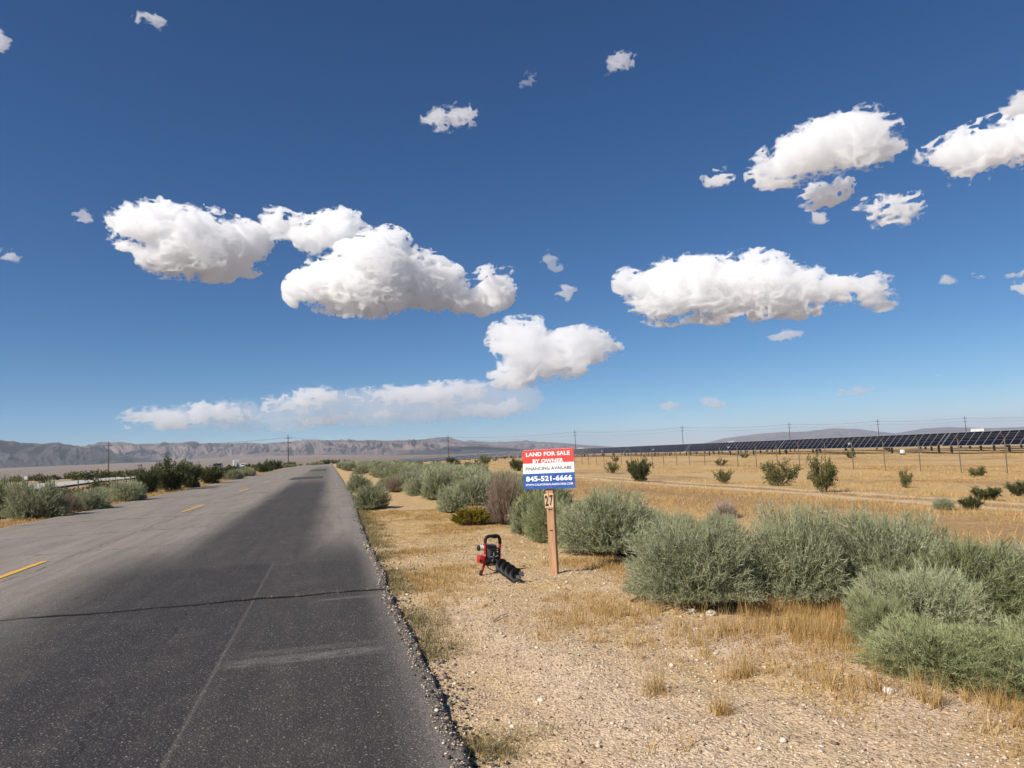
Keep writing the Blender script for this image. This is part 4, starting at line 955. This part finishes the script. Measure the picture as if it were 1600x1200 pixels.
# gravel
def stones(name, x, y, s, mats, seed, zoff=0.15):
    r = np.random.default_rng(seed); n = len(x)
    O = np.array([(1, 0, 0), (-1, 0, 0), (0, 1, 0), (0, -1, 0), (0, 0, 1), (0, 0, -1)], float)
    O = np.concatenate([O, unit(np.array([(1, 1, .6), (-1, 1, .5), (-1, -1, .6), (1, -1, .5)], float))])
    F = np.array([(0, 6, 4), (6, 2, 4), (2, 7, 4), (7, 1, 4), (1, 8, 4), (8, 3, 4), (3, 9, 4), (9, 0, 4), (0, 2, 6), (2, 1, 7), (1, 3, 8), (3, 0, 9), (0, 5, 2), (2, 5, 1), (1, 5, 3), (3, 5, 0)])
    V = O[None]*(0.65+0.6*r.random((n, len(O), 1)))*np.stack([s, s*(0.6+0.4*r.random(n)), s*(0.45+0.35*r.random(n))], -1)[:, None]
    a = r.random(n)*6.28; c, q = np.cos(a), np.sin(a)
    V = np.stack([V[..., 0]*c[:, None]-V[..., 1]*q[:, None], V[..., 0]*q[:, None]+V[..., 1]*c[:, None], V[..., 2]], -1)
    V += np.stack([x, y, np.where((x < road_r(y)) & (x > ROAD_L), 0.004, ground(x, y))+s*zoff], -1)[:, None]
    me = mesh(name, V.reshape(-1, 3), (F[None]+np.arange(n)[:, None, None]*len(O)).reshape(-1, 3), [mats]); set_tint(me, np.repeat(r.random(n), len(O)))
    return put(name, me, kind='stuff')
M_peb = leaf_mat('granite_gravel', (0.17, 0.11, 0.07), (0.52, 0.39, 0.27), (0.78, 0.68, 0.55), 0.0, 0.9)
n = 42000; y = 2.5+10*r.random(n)**1.5; x = road_r(y)-0.10+(5.3)*r.random(n)**1.1
s = 0.0032+0.0062*r.random(n)**2.4+0.010*(r.random(n) > 0.988)
stones('gravel', x, y, s*(1+0.05*y), M_peb, 15)
M_chip = leaf_mat('asphalt_crumb', (0.02, 0.018, 0.018), (0.06, 0.055, 0.05), (0.17, 0.15, 0.13), 0.0, 0.9)
n = 2600; y = 2.5+16*r.random(n)**1.5; x = road_r(y)+0.07+0.08*r.normal(0, 1, n)
stones('asphalt_crumbs', x, y, 0.004+0.016*r.random(n)**2.5, M_chip, 16)
# single stones and litter
M_pale = simple('pale_quartz_stone', (0.62, 0.55, 0.46), 0.9, 0, 0.2, 30)
def rock(px, py, wpx, label, mat=M_pale, seed=1):
    x, y, z = at(px, py); s = wpx/2/FPX*math.hypot(x, y); r = np.random.default_rng(seed)
    bm = bmesh.new(); bmesh.ops.create_icosphere(bm, subdivisions=2, radius=1)
    for v in bm.verts:
        k = 1+0.35*float(fbm(v.co.x*1.3+seed, v.co.y*1.3, v.co.z*1.3, 3, seed)); v.co *= k; v.co.x *= s; v.co.y *= s*0.8; v.co.z *= s*0.62
    me = bpy.data.meshes.new('stone'); bm.to_mesh(me); bm.free(); me.materials.append(mat)
    return thing('stone', label, 'stone', (x, y, z+s*0.3), r.random()*6, me=me)
rock(1081, 957, 13, 'pale stone under the left side of the big round shrub', seed=2)
rock(1098, 963, 9, 'small pale stone beside the stone under the big shrub', seed=3)
rock(1109, 961, 15, 'whitest stone in the row under the big round shrub', seed=4)
rock(1143, 984, 16, 'tan stone lying out in the straw below the big shrub', simple('tan_stone', (0.48, 0.36, 0.24), .9, 0, .2, 30), 5)
rock(1387, 1083, 16, 'pale rounded stone alone on the gravel at lower right', seed=6)
rock(1325, 1057, 12, 'flat tan stone on the gravel left of the pale rounded one', simple('tan_stone', (0.48, 0.36, 0.24), .9, 0, .2, 30), 7)
rock(845, 1096, 11, 'pale stone alone in the middle of the gravel verge', seed=8)
lx, ly, lz = at(1377, 1021)
bm = bmesh.new(); bmesh.ops.create_grid(bm, x_segments=8, y_segments=6, size=1)
for v in bm.verts: v.co = Vector((v.co.x*0.10, v.co.y*0.06, 0.03+0.030*float(fbm(v.co.x*1.7, v.co.y*1.7, None, 3, 5))))
me = bpy.data.meshes.new('litter'); bm.to_mesh(me); bm.free(); me.materials.append(simple('white_plastic_scrap', (0.75, 0.75, 0.76), 0.5, 0, .1))
thing('litter', 'crumpled white plastic scrap at the foot of the right shrubs', 'litter', (lx, ly, lz), 0.4, me=me)
for (px0, py0, px1, py1, lab) in ((985, 941, 1012, 936, 'short dark stick lying in the straw before the big shrub'), (770, 973, 795, 962, 'pale forked stick lying on the gravel below the auger')):
    a, b = Vector(at(px0, py0)), Vector(at(px1, py1)); a.z += 0.012; b.z += 0.02; m_ = (a+b)/2+Vector((0.01, 0.03, 0.012))
    mb = MB(); mb.tube([a-a, m_-a, b-a], [0.008, 0.007, 0.004], 6); mb.tube([m_-a, m_-a+Vector((0.05, -0.03, 0.02))], [0.005, 0.002], 5)
    thing('stick', lab, 'stick', a, me=mb.mesh('stick', M_stem if py0 < 960 else M_stem_grey))
# ------------------------------------------------------------------ solar trackers
t = NT('dark_solar_glass'); q = t.obj(); x, y, z = t.xyz(q)
t.col(t.mix(t.noise(q, 3, 2), (0.007, 0.008, 0.012), (0.011, 0.012, 0.018))); t.rough(0.2); t.b.inputs['Specular IOR Level'].default_value = 0.2; M_pv = t.m
M_frame = simple('aluminium_frame', (0.45, 0.46, 0.48), 0.5, 0.4)
M_post = simple('galvanised_post', (0.10, 0.10, 0.10), 0.6, 0.3)
TILT = math.radians(44); CH, MW, AXZ = 2.2, 1.08, 1.56
rotT = Matrix.Rotation(-TILT, 3, 'Y')
def mods(mb, mf, j):
    c = Vector((0, (j+0.5)*MW, AXZ))
    n = rotT @ Vector((0, 0, 1))
    mb.box(c+n*0.06, (CH-0.04, MW-0.04, 0.03), rotT)
def frame_edges(mf, j):
    c = Vector((0, j*MW, AXZ)); n = rotT @ Vector((0, 0, 1))
    mf.box(c+n*0.062, (CH, 0.036, 0.045), rotT)
def one_panel():
    m = MB(); m.box((0, 0, 0), (CH-0.04, MW-0.04, 0.03), rotT); return m.mesh('solar_panel', M_pv, smooth=False)
PAN = one_panel()
NM = 28; LEN = NM*MW
rail = MB()
for j in range(NM+1): frame_edges(rail, j)
n_ = rotT @ Vector((0, 0, 1))
for s_ in (-1, 1):
    rail.box(Vector((0, LEN/2, AXZ))+n_*0.06+rotT @ Vector((s_*(CH/2-0.015), 0, 0)), (0.035, LEN, 0.04), rotT)
RAIL = rail.mesh('module_rails', M_frame, smooth=False)
tt_ = MB(); tt_.tube([(0, 0, AXZ), (0, LEN, AXZ)], 0.065, 8); TUBE = tt_.mesh('torque_tube', M_post)
POSTM = MB().box((0, 0, 0.62), (0.16, 0.20, 1.5)).mesh('post', M_post, smooth=False)
MOTOR = MB().box((0, 0, 0), (0.3, 0.35, 0.3), bev=0.03).mesh('drive_motor', M_frame, smooth=False)
allp = MB()
for j in range(NM): mods(allp, None, j)
ALLP = allp.mesh('panel_bank', M_pv, smooth=False)
RX = 70.0
def tracker(x, y, lab, grp, full):
    zb = float(gz(x, y+LEN/2)); o = thing('solar_tracker', lab, 'solar tracker', (x, y, zb), 0, grp)
    if full:
        for j in range(NM):
            c = Vector((0, (j+0.5)*MW, AXZ))+n_*0.06; put('solar_panel', PAN, o, c)
    else: put('panel_bank', ALLP, o, kind='stuff')
    put('module_rails', RAIL, o); put('torque_tube', TUBE, o)
    for k in range(5): put('post', POSTM, o, (0, (0.5+k*6.75)*MW, 0))
    put('drive_motor', MOTOR, o, (-0.25, LEN/2, AXZ-0.1))
    return o
ORD = ['nearest', 'second nearest', 'third nearest', 'fourth nearest', 'fifth nearest', 'sixth nearest']
for row in range(4):
    for k in range(23):
        y0 = 38+k*(LEN+0.7)-row*0.0; x0 = RX+row*6.2
        if row and (y0+LEN) < x0*0.72: continue
        if row == 0 and k < 6: tracker(x0, y0, ORD[k]+' tracker of the front solar row, dark panels on low posts', 'front row of solar trackers', True)
        elif row == 0: tracker(x0, y0, 'distant tracker of the front solar row', 'distant trackers of the front solar row', False)
        elif row < 3 or k % 2 == 0 or True: tracker(x0, y0, 'solar tracker in the rows behind the front row', 'solar trackers behind the front row', False)
M_box = simple('white_cabinet', (0.72, 0.72, 0.70), 0.5, 0, 0.08)
def cabinet(px, depth, w_, h_, zb, lab):
    d = ray(px, 700); d = d/math.hypot(d[0], d[1]); x, y = d[0]*depth, d[1]*depth
    o = thing('inverter_cabinet', lab, 'cabinet', (x, y, float(gz(x, y))+zb), math.atan2(-x, y))
    MB().box((0, 0, h_/2), (w_, 2.0, h_), bev=0.03).put('housing', M_box, o, smooth=False)
    MB().box((0, 0, h_+0.06), (w_+0.15, 2.15, 0.12)).put('roof', M_frame, o, smooth=False)
    for k in (-1, 1): MB().box((k*w_*0.24, -1.02, h_*0.48), (w_*0.36, 0.05, h_*0.8)).put('door', simple('cabinet_door', (0.55, 0.56, 0.56), 0.5), o, smooth=False)
    MB().box((0, 0, -zb/2), (w_*0.8, 1.5, zb)).put('skid', M_post, o, smooth=False)
cabinet(1530, 190, 2.4, 0.6, 2.35, 'white equipment cabinet raised above the solar rows at far right')
cabinet(907, 300, 2.2, 0.8, 2.2, 'white equipment cabinet above the solar rows just right of the sign')
cabinet(1143, 240, 1.6, 0.4, 2.2, 'small grey equipment cabinet on the solar field at centre right')
bx_, by_ = 66.2, 71.0
o = thing('combiner_box', 'small white electrical box at the foot of the front solar row', 'electrical box', (bx_, by_, float(gz(bx_, by_))))
MB().box((0, 0, 0.42), (0.25, 0.5, 0.4), bev=0.02).put('housing', M_box, o, smooth=False); MB().box((0, 0, 0.06), (0.1, 0.8, 0.16)).put('stand', M_post, o, smooth=False)
# ------------------------------------------------------------------ fence round the solar field
FX = 37.0
M_fp = simple('weathered_fence_post', (0.14, 0.115, 0.09), 0.8, 0.1)
M_wire = simple('fence_wire', (0.22, 0.20, 0.18), 0.6, 0.4)
FE = thing('wire_fence', 'thin wire fence with angled barbed tops in front of the solar panels', 'fence', (FX, 20, 0))
fp = MB(); fp.tube([(0, 0, -0.2), (0, 0, 1.98)], 0.035, 6); fp.tube([(0, 0, 1.94), (-0.26, 0, 2.26)], 0.022, 5); FPM = fp.mesh('post', M_fp)
wires = MB(); ys = [20+3.05*k for k in range(200)]
for k, y in enumerate(ys):
    if y < 360: put('post', FPM, FE, (0.05*math.sin(k*3.1), y-20, float(gz(FX, y)))).rotation_euler = (0.015*math.sin(k*5), 0.02*math.sin(k*2.3), 0)
for zz, dx in [(0.08, 0), (0.5, 0), (0.95, 0), (1.4, 0), (1.88, 0), (2.05, -0.10), (2.15, -0.18), (2.25, -0.25)]:
    wires.tube([(dx, y-20, float(gz(FX, y))+zz) for y in ys[:112:2]], 0.006, 4)
wires.put('wire', M_wire, FE, kind='stuff')
far = MB()
for y in ys[112:]: far.tube([(0, y-20, float(gz(FX, y))-0.2), (0, y-20, float(gz(FX, y))+1.98)], 0.04, 4)
far.put('distant_posts', M_fp, FE, kind='stuff')
# short wire fence left of the road
LX = -17.5
LF = thing('wire_fence', 'low wire fence on thin posts between the road and the highway', 'fence', (LX, 40, 0))
fp = MB(); fp.tube([(0, 0, -0.2), (0, 0, 1.15)], 0.045, 6); LPM = fp.mesh('post', M_fp)
ys = [30+4.6*k for k in range(36)]
for k, y in enumerate(ys): put('post', LPM, LF, (0, y-40, float(gz(LX, y)))).rotation_euler = (0.03*math.sin(k*4), 0.03*math.sin(k*7), 0)
wires = MB()
for zz in (0.4, 0.75, 1.08): wires.tube([(0, y-40, float(gz(LX, y))+zz) for y in ys], 0.008, 4)
wires.put('wire', M_wire, LF, kind='stuff')
# ------------------------------------------------------------------ parallel highway
yy = np.concatenate([np.arange(30, 240, 6.), np.geomspace(240, 620, 14)])
def hx(y): return -26-7*sstep(np.asarray(y, float), 60, 130)
def strip_mesh(name, xa, xb, dz, m):
    a, b = hx(yy)+xa, hx(yy)+xb
    za, zb = gz(a, yy)+dz, gz(b, yy)+dz; zz = np.maximum(za, zb)+0*za
    V = np.concatenate([np.stack([a, yy, zz], -1), np.stack([b, yy, zz], -1)]); k = np.arange(len(yy)-1)
    return put(name, mesh(name, V, np.stack([k, k+1, k+1+len(yy), k+len(yy)], -1)[:, ::-1], [m]), kind='structure')
t = NT('bleached_concrete'); t.col(t.mix(t.noise(t.pos(), 0.6, 5, .7), (0.36, 0.34, 0.31), (0.48, 0.455, 0.42)))
strip_mesh('highway', -10.5, 0, 0.22, t.m)
t2 = NT('white_lane_paint'); t2.col((0.75, 0.75, 0.72)); strip_mesh('road_marking', -1.2, -1.05, 0.226, t2.m); strip_mesh('road_marking', -9.6, -9.45, 0.226, t2.m)
# ------------------------------------------------------------------ vehicles
M_tyre = simple('tyre_rubber', (0.015, 0.015, 0.015), 0.8); M_win = simple('dark_glass', (0.012, 0.014, 0.017), 0.08, 0, 0.1, 5, 0.5)
M_lamp = simple('red_tail_lamp', (0.45, 0.02, 0.02), 0.3)
def vehicle(name, lab, cat, x, y, prof, win, wid, paint, wheels, wr):
    """side profile (y forward, z) extruded across with tapered cabin; seen from behind"""
    o = thing(name, lab, cat, (x, y, float(gz(x, y))+0.23))
    bm = bmesh.new(); rows = []
    for s_ in (-1, 1):
        rows.append([bm.verts.new((s_*wid/2*(1 if z_ < 1.0 else 0.82), yy_, z_)) for yy_, z_ in prof])
    n = len(prof)
    for k in range(n): bm.faces.new((rows[0][k], rows[0][(k+1) % n], rows[1][(k+1) % n], rows[1][k]))
    bm.faces.new(rows[0]); bm.faces.new(rows[1][::-1])
    bmesh.ops.recalc_face_normals(bm, faces=bm.faces[:]); bmesh.ops.bevel(bm, geom=bm.edges[:], offset=0.05, segments=2, affect='EDGES')
    me = bpy.data.meshes.new('body'); bm.to_mesh(me); bm.free(); me.materials.append(paint); put('body', me, o)
    for (c, d, rx) in win: MB().box(c, d, Matrix.Rotation(rx, 3, 'X'), bev=0.015).put('window', M_win, o, smooth=False)
    for yy_ in wheels:
        for s_ in (-1, 1):
            Mx = Matrix.Translation((s_*(wid/2-0.12), yy_, wr)) @ Matrix.Rotation(math.pi/2, 4, 'Y')
            wh = MB().lathe([(wr*0.85, -0.12), (wr, -0.09), (wr, 0.09), (wr*0.85, 0.12)], Mx, 16).put('wheel', M_tyre, o)
            MB().lathe([(wr*0.55, -0.125), (wr*0.55, 0.125)], Mx, 12).put('rim', M_frame, wh)
    y0 = min(p[0] for p in prof)
    for s_ in (-1, 1): MB().box((s_*wid*0.40, y0-0.01, 0.95), (0.16, 0.05, 0.22), bev=0.01).put('tail_lamp', M_lamp, o, smooth=False)
    return o
VAN = [(-2.4, 0.35), (-2.45, 0.9), (-2.3, 1.2), (-2.1, 1.78), (0.6, 1.82), (1.3, 1.25), (2.35, 1.0), (2.45, 0.6), (2.35, 0.35)]
WV = [((0, -2.21, 1.48), (1.35, 0.03, 0.42), math.radians(-18)), ((-0.86, -0.9, 1.46), (0.04, 1.9, 0.42), 0), ((0.86, -0.9, 1.46), (0.04, 1.9, 0.42), 0), ((0, 0.98, 1.53), (1.35, 0.04, 0.62), math.radians(50))]
def by(px, y): d = ray(px, 720); return d[0]/d[1]*y
vehicle('van', 'grey van on the far highway above the dark bushes', 'van', by(341, 168), 168, VAN, WV, 1.95, simple('grey_car_paint', (0.16, 0.17, 0.18), 0.25, 0.3), (-1.5, 1.5), 0.34)
CAR = [(-2.2, 0.3), (-2.25, 0.85), (-2.0, 1.0), (-1.5, 1.42), (0.2, 1.45), (1.0, 1.0), (2.1, 0.85), (2.2, 0.5), (2.1, 0.3)]
WC = [((0, -1.83, 1.2), (1.25, 0.03, 0.42), math.radians(-48)), ((-0.82, -0.6, 1.2), (0.1, 1.6, 0.32), 0), ((0.82, -0.6, 1.2), (0.1, 1.6, 0.32), 0), ((0, 0.63, 1.22), (1.3, 0.04, 0.5), math.radians(58))]
vehicle('car', 'white car on the far highway behind the lorry', 'car', by(381, 222), 222, CAR, WC, 1.8, simple('white_car_paint', (0.75, 0.75, 0.74), 0.25), (-1.35, 1.35), 0.32)
LOR = [(-4.0, 1.0), (-4.0, 4.0), (4.0, 4.0), (4.0, 1.0)]
lx_ = by(369, 330)
lo = thing('lorry', 'white box lorry standing tall on the far highway', 'lorry', (lx_, 330, float(gz(lx_, 330))+0.22), 0.135)
MB().box((0, 0, 2.6), (2.5, 11, 2.7), bev=0.05).put('cargo_box', M_box, lo, smooth=False)
MB().box((0, 0, 0.95), (1.2, 11.5, 0.35)).put('chassis', M_post, lo, smooth=False)
MB().box((0, 7.2, 1.9), (2.4, 2.2, 2.3), bev=0.15).put('cab', simple('white_cab_paint', (0.7, 0.7, 0.7), 0.3), lo, smooth=False)
for s_ in (-1, 1):
    MB().box((s_*0.62, -5.52, 2.55), (1.16, 0.05, 2.5), bev=0.01).put('rear_door', simple('grey_door', (0.45, 0.45, 0.44), 0.5), lo, smooth=False)
    for yy_ in (-4.2, -3.1, 3.6, 7.2): MB().lathe([(0.44, -0.2), (0.5, -0.16), (0.5, 0.16), (0.44, 0.2)], Matrix.Translation((s_*1.0, yy_, 0.5)) @ Matrix.Rotation(math.pi/2, 4, 'Y'), 14).put('wheel', M_tyre, lo)
# freight cars and sheds far out on the plain
t = NT('railway_ballast'); t.col((0.045, 0.04, 0.04))
rb = MB()
def far_xy(px, dist): d = ray(px, 738); d = d/math.hypot(d[0], d[1]); return d[0]*dist, d[1]*dist
a, b = far_xy(-140, 640), far_xy(112, 900)
va, vb = Vector((a[0], a[1], float(gz(*a))-0.5)), Vector((b[0], b[1], float(gz(*b))-0.5))
dr = (vb-va); ang = math.atan2(dr.y, dr.x)
rb.box((0, 0, 0.9), (dr.length, 6, 2.6)); em = rb.put('railway_embankment', t.m, smooth=False, kind='structure'); em.location = (va+vb)/2; em.rotation_euler = (0, 0, ang)
for k, (px_, ln, lab) in enumerate(((4, 9, 'white freight wagon on the dark embankment, leftmost of three'), (25, 12, 'longest white freight wagon on the dark embankment'), (44, 10, 'white freight wagon on the embankment, rightmost of three'))):
    u_ = (px_+140)/252.; x_, y_ = va.x*(1-u_)+vb.x*u_, va.y*(1-u_)+vb.y*u_
    # the line of sight to this pixel meets the embankment here
    d = ray(px_, 740); A = np.array([[d[0], -dr.x], [d[1], -dr.y]]); s_ = np.linalg.solve(A, np.array([va.x, va.y])); x_, y_ = d[0]*s_[0], d[1]*s_[0]
    zt_ = (va.z+vb.z)/2+2.2
    o = thing('freight_wagon', lab, 'wagon', (x_, y_, zt_), ang)
    MB().box((0, 0, 2.3), (ln, 2.9, 2.9), bev=0.06).put('body', M_box, o, smooth=False); MB().box((0, 0, 0.6), (ln*0.95, 2.0, 0.5)).put('underframe', M_post, o, smooth=False)
    for s_ in (-1, 1):
        for q_ in (-1, 1): MB().lathe([(0.45, -0.1), (0.45, 0.1)], Matrix.Translation((s_*ln*0.36, q_*0.75, 0.45)) @ Matrix.Rotation(math.pi/2, 4, 'X'), 10).put('wheel', M_tyre, o)
for px_, lab in ((229, 'left one of two white sheds far out on the plain'), (234, 'right one of two white sheds far out on the plain')):
    x_, y_ = far_xy(px_, 900); zz = float(gz(x_, y_))
    o = thing('shed', lab, 'shed', (x_, y_, zz), math.atan2(-x_, y_))
    MB().box((0, 0, 1.7), (3.0, 6, 3.4)).put('wall', M_box, o, smooth=False); MB().box((0, 0, 3.5), (3.3, 6.3, 0.25)).put('roof', M_frame, o, smooth=False)
# ------------------------------------------------------------------ power poles
M_pole = simple('creosoted_pole', (0.075, 0.055, 0.042), 0.9, 0, 0.3, 8)
PX = [(170, 690.5, 300), (450, 679.5, 292), (700, 680, 395), (898, 672, 405), (1065.5, 665, 415), (1232.5, 660, 430), (1371, 655, 445), (1507, 650, 460), (1650, 645, 470)]
LABP = ['tall pole at left standing behind the roadside bushes', 'pole beside the top of the road, left of the crest', 'pole above the far left end of the solar field', 'pole just right of the sign above the solar panels', 'pole above the solar panels left of the grey hill', 'pole standing before the grey hill at right', 'second pole from the right above the solar panels', 'rightmost pole above the solar panels', 'pole outside the right edge of the picture']
tops = []
for (px_, py_, dist), lab in zip(PX, LABP):
    d = ray(px_, py_); k = dist/math.hypot(d[0], d[1]); x_, y_, zt_ = d[0]*k, d[1]*k, CAMH+d[2]*k
    zg = float(gz(x_, y_)); h_ = zt_-zg
    o = thing('power_pole', 'dark timber '+lab, 'power pole', (x_, y_, zg), math.atan2(-x_, y_)+0.5, 'timber power poles along the horizon')
    MB().tube([(0, 0, -0.5), (0, 0, h_)], [0.19, 0.13], 8).put('pole', M_pole, o)
    for dz_, wd_ in ((h_-1.3, 2.6), (h_-3.0, 2.0)): 
        ca = MB().box((0, -0.16, dz_), (wd_, 0.12, 0.14)).put('crossarm', M_pole, o, smooth=False)
        for s_ in (-1, -0.45, 0.45, 1):
            MB().tube([(s_*wd_*0.46, -0.16, dz_+0.07), (s_*wd_*0.46, -0.16, dz_+0.27)], 0.05, 6).put('insulator', M_frame, ca)
    tops.append((o, h_))
PL = thing('power_line', 'thin sagging power wires strung between the horizon poles', 'power line', (0, 0, 0))
def wire(i, j, off, dz_):
    (a, ha), (b, hb) = tops[i], tops[j]; mb = MB()
    def w_(o, h_): r_ = Matrix.Rotation(o.rotation_euler.z, 3, 'Z'); return Vector(o.location)+r_ @ Vector((off, -0.16, h_-dz_))
    A, B = w_(a, ha), w_(b, hb); pts = [A.lerp(B, k/12)-Vector((0, 0, 2.0*4*(k/12)*(1-k/12)*(A-B).length/110)) for k in range(13)]
    mb.tube(pts, 0.030, 4); mb.put('wire', M_post, PL)
for i in range(2, 8):
    for off, dz_ in ((-1.2, 1.03), (1.2, 1.03), (0.9, 2.73)): wire(i, i+1, off, dz_)
for off in (-1.2, 1.2): wire(1, 2, off, 1.03)
for off in (-1.2, 1.2): wire(0, 1, off, 1.03)
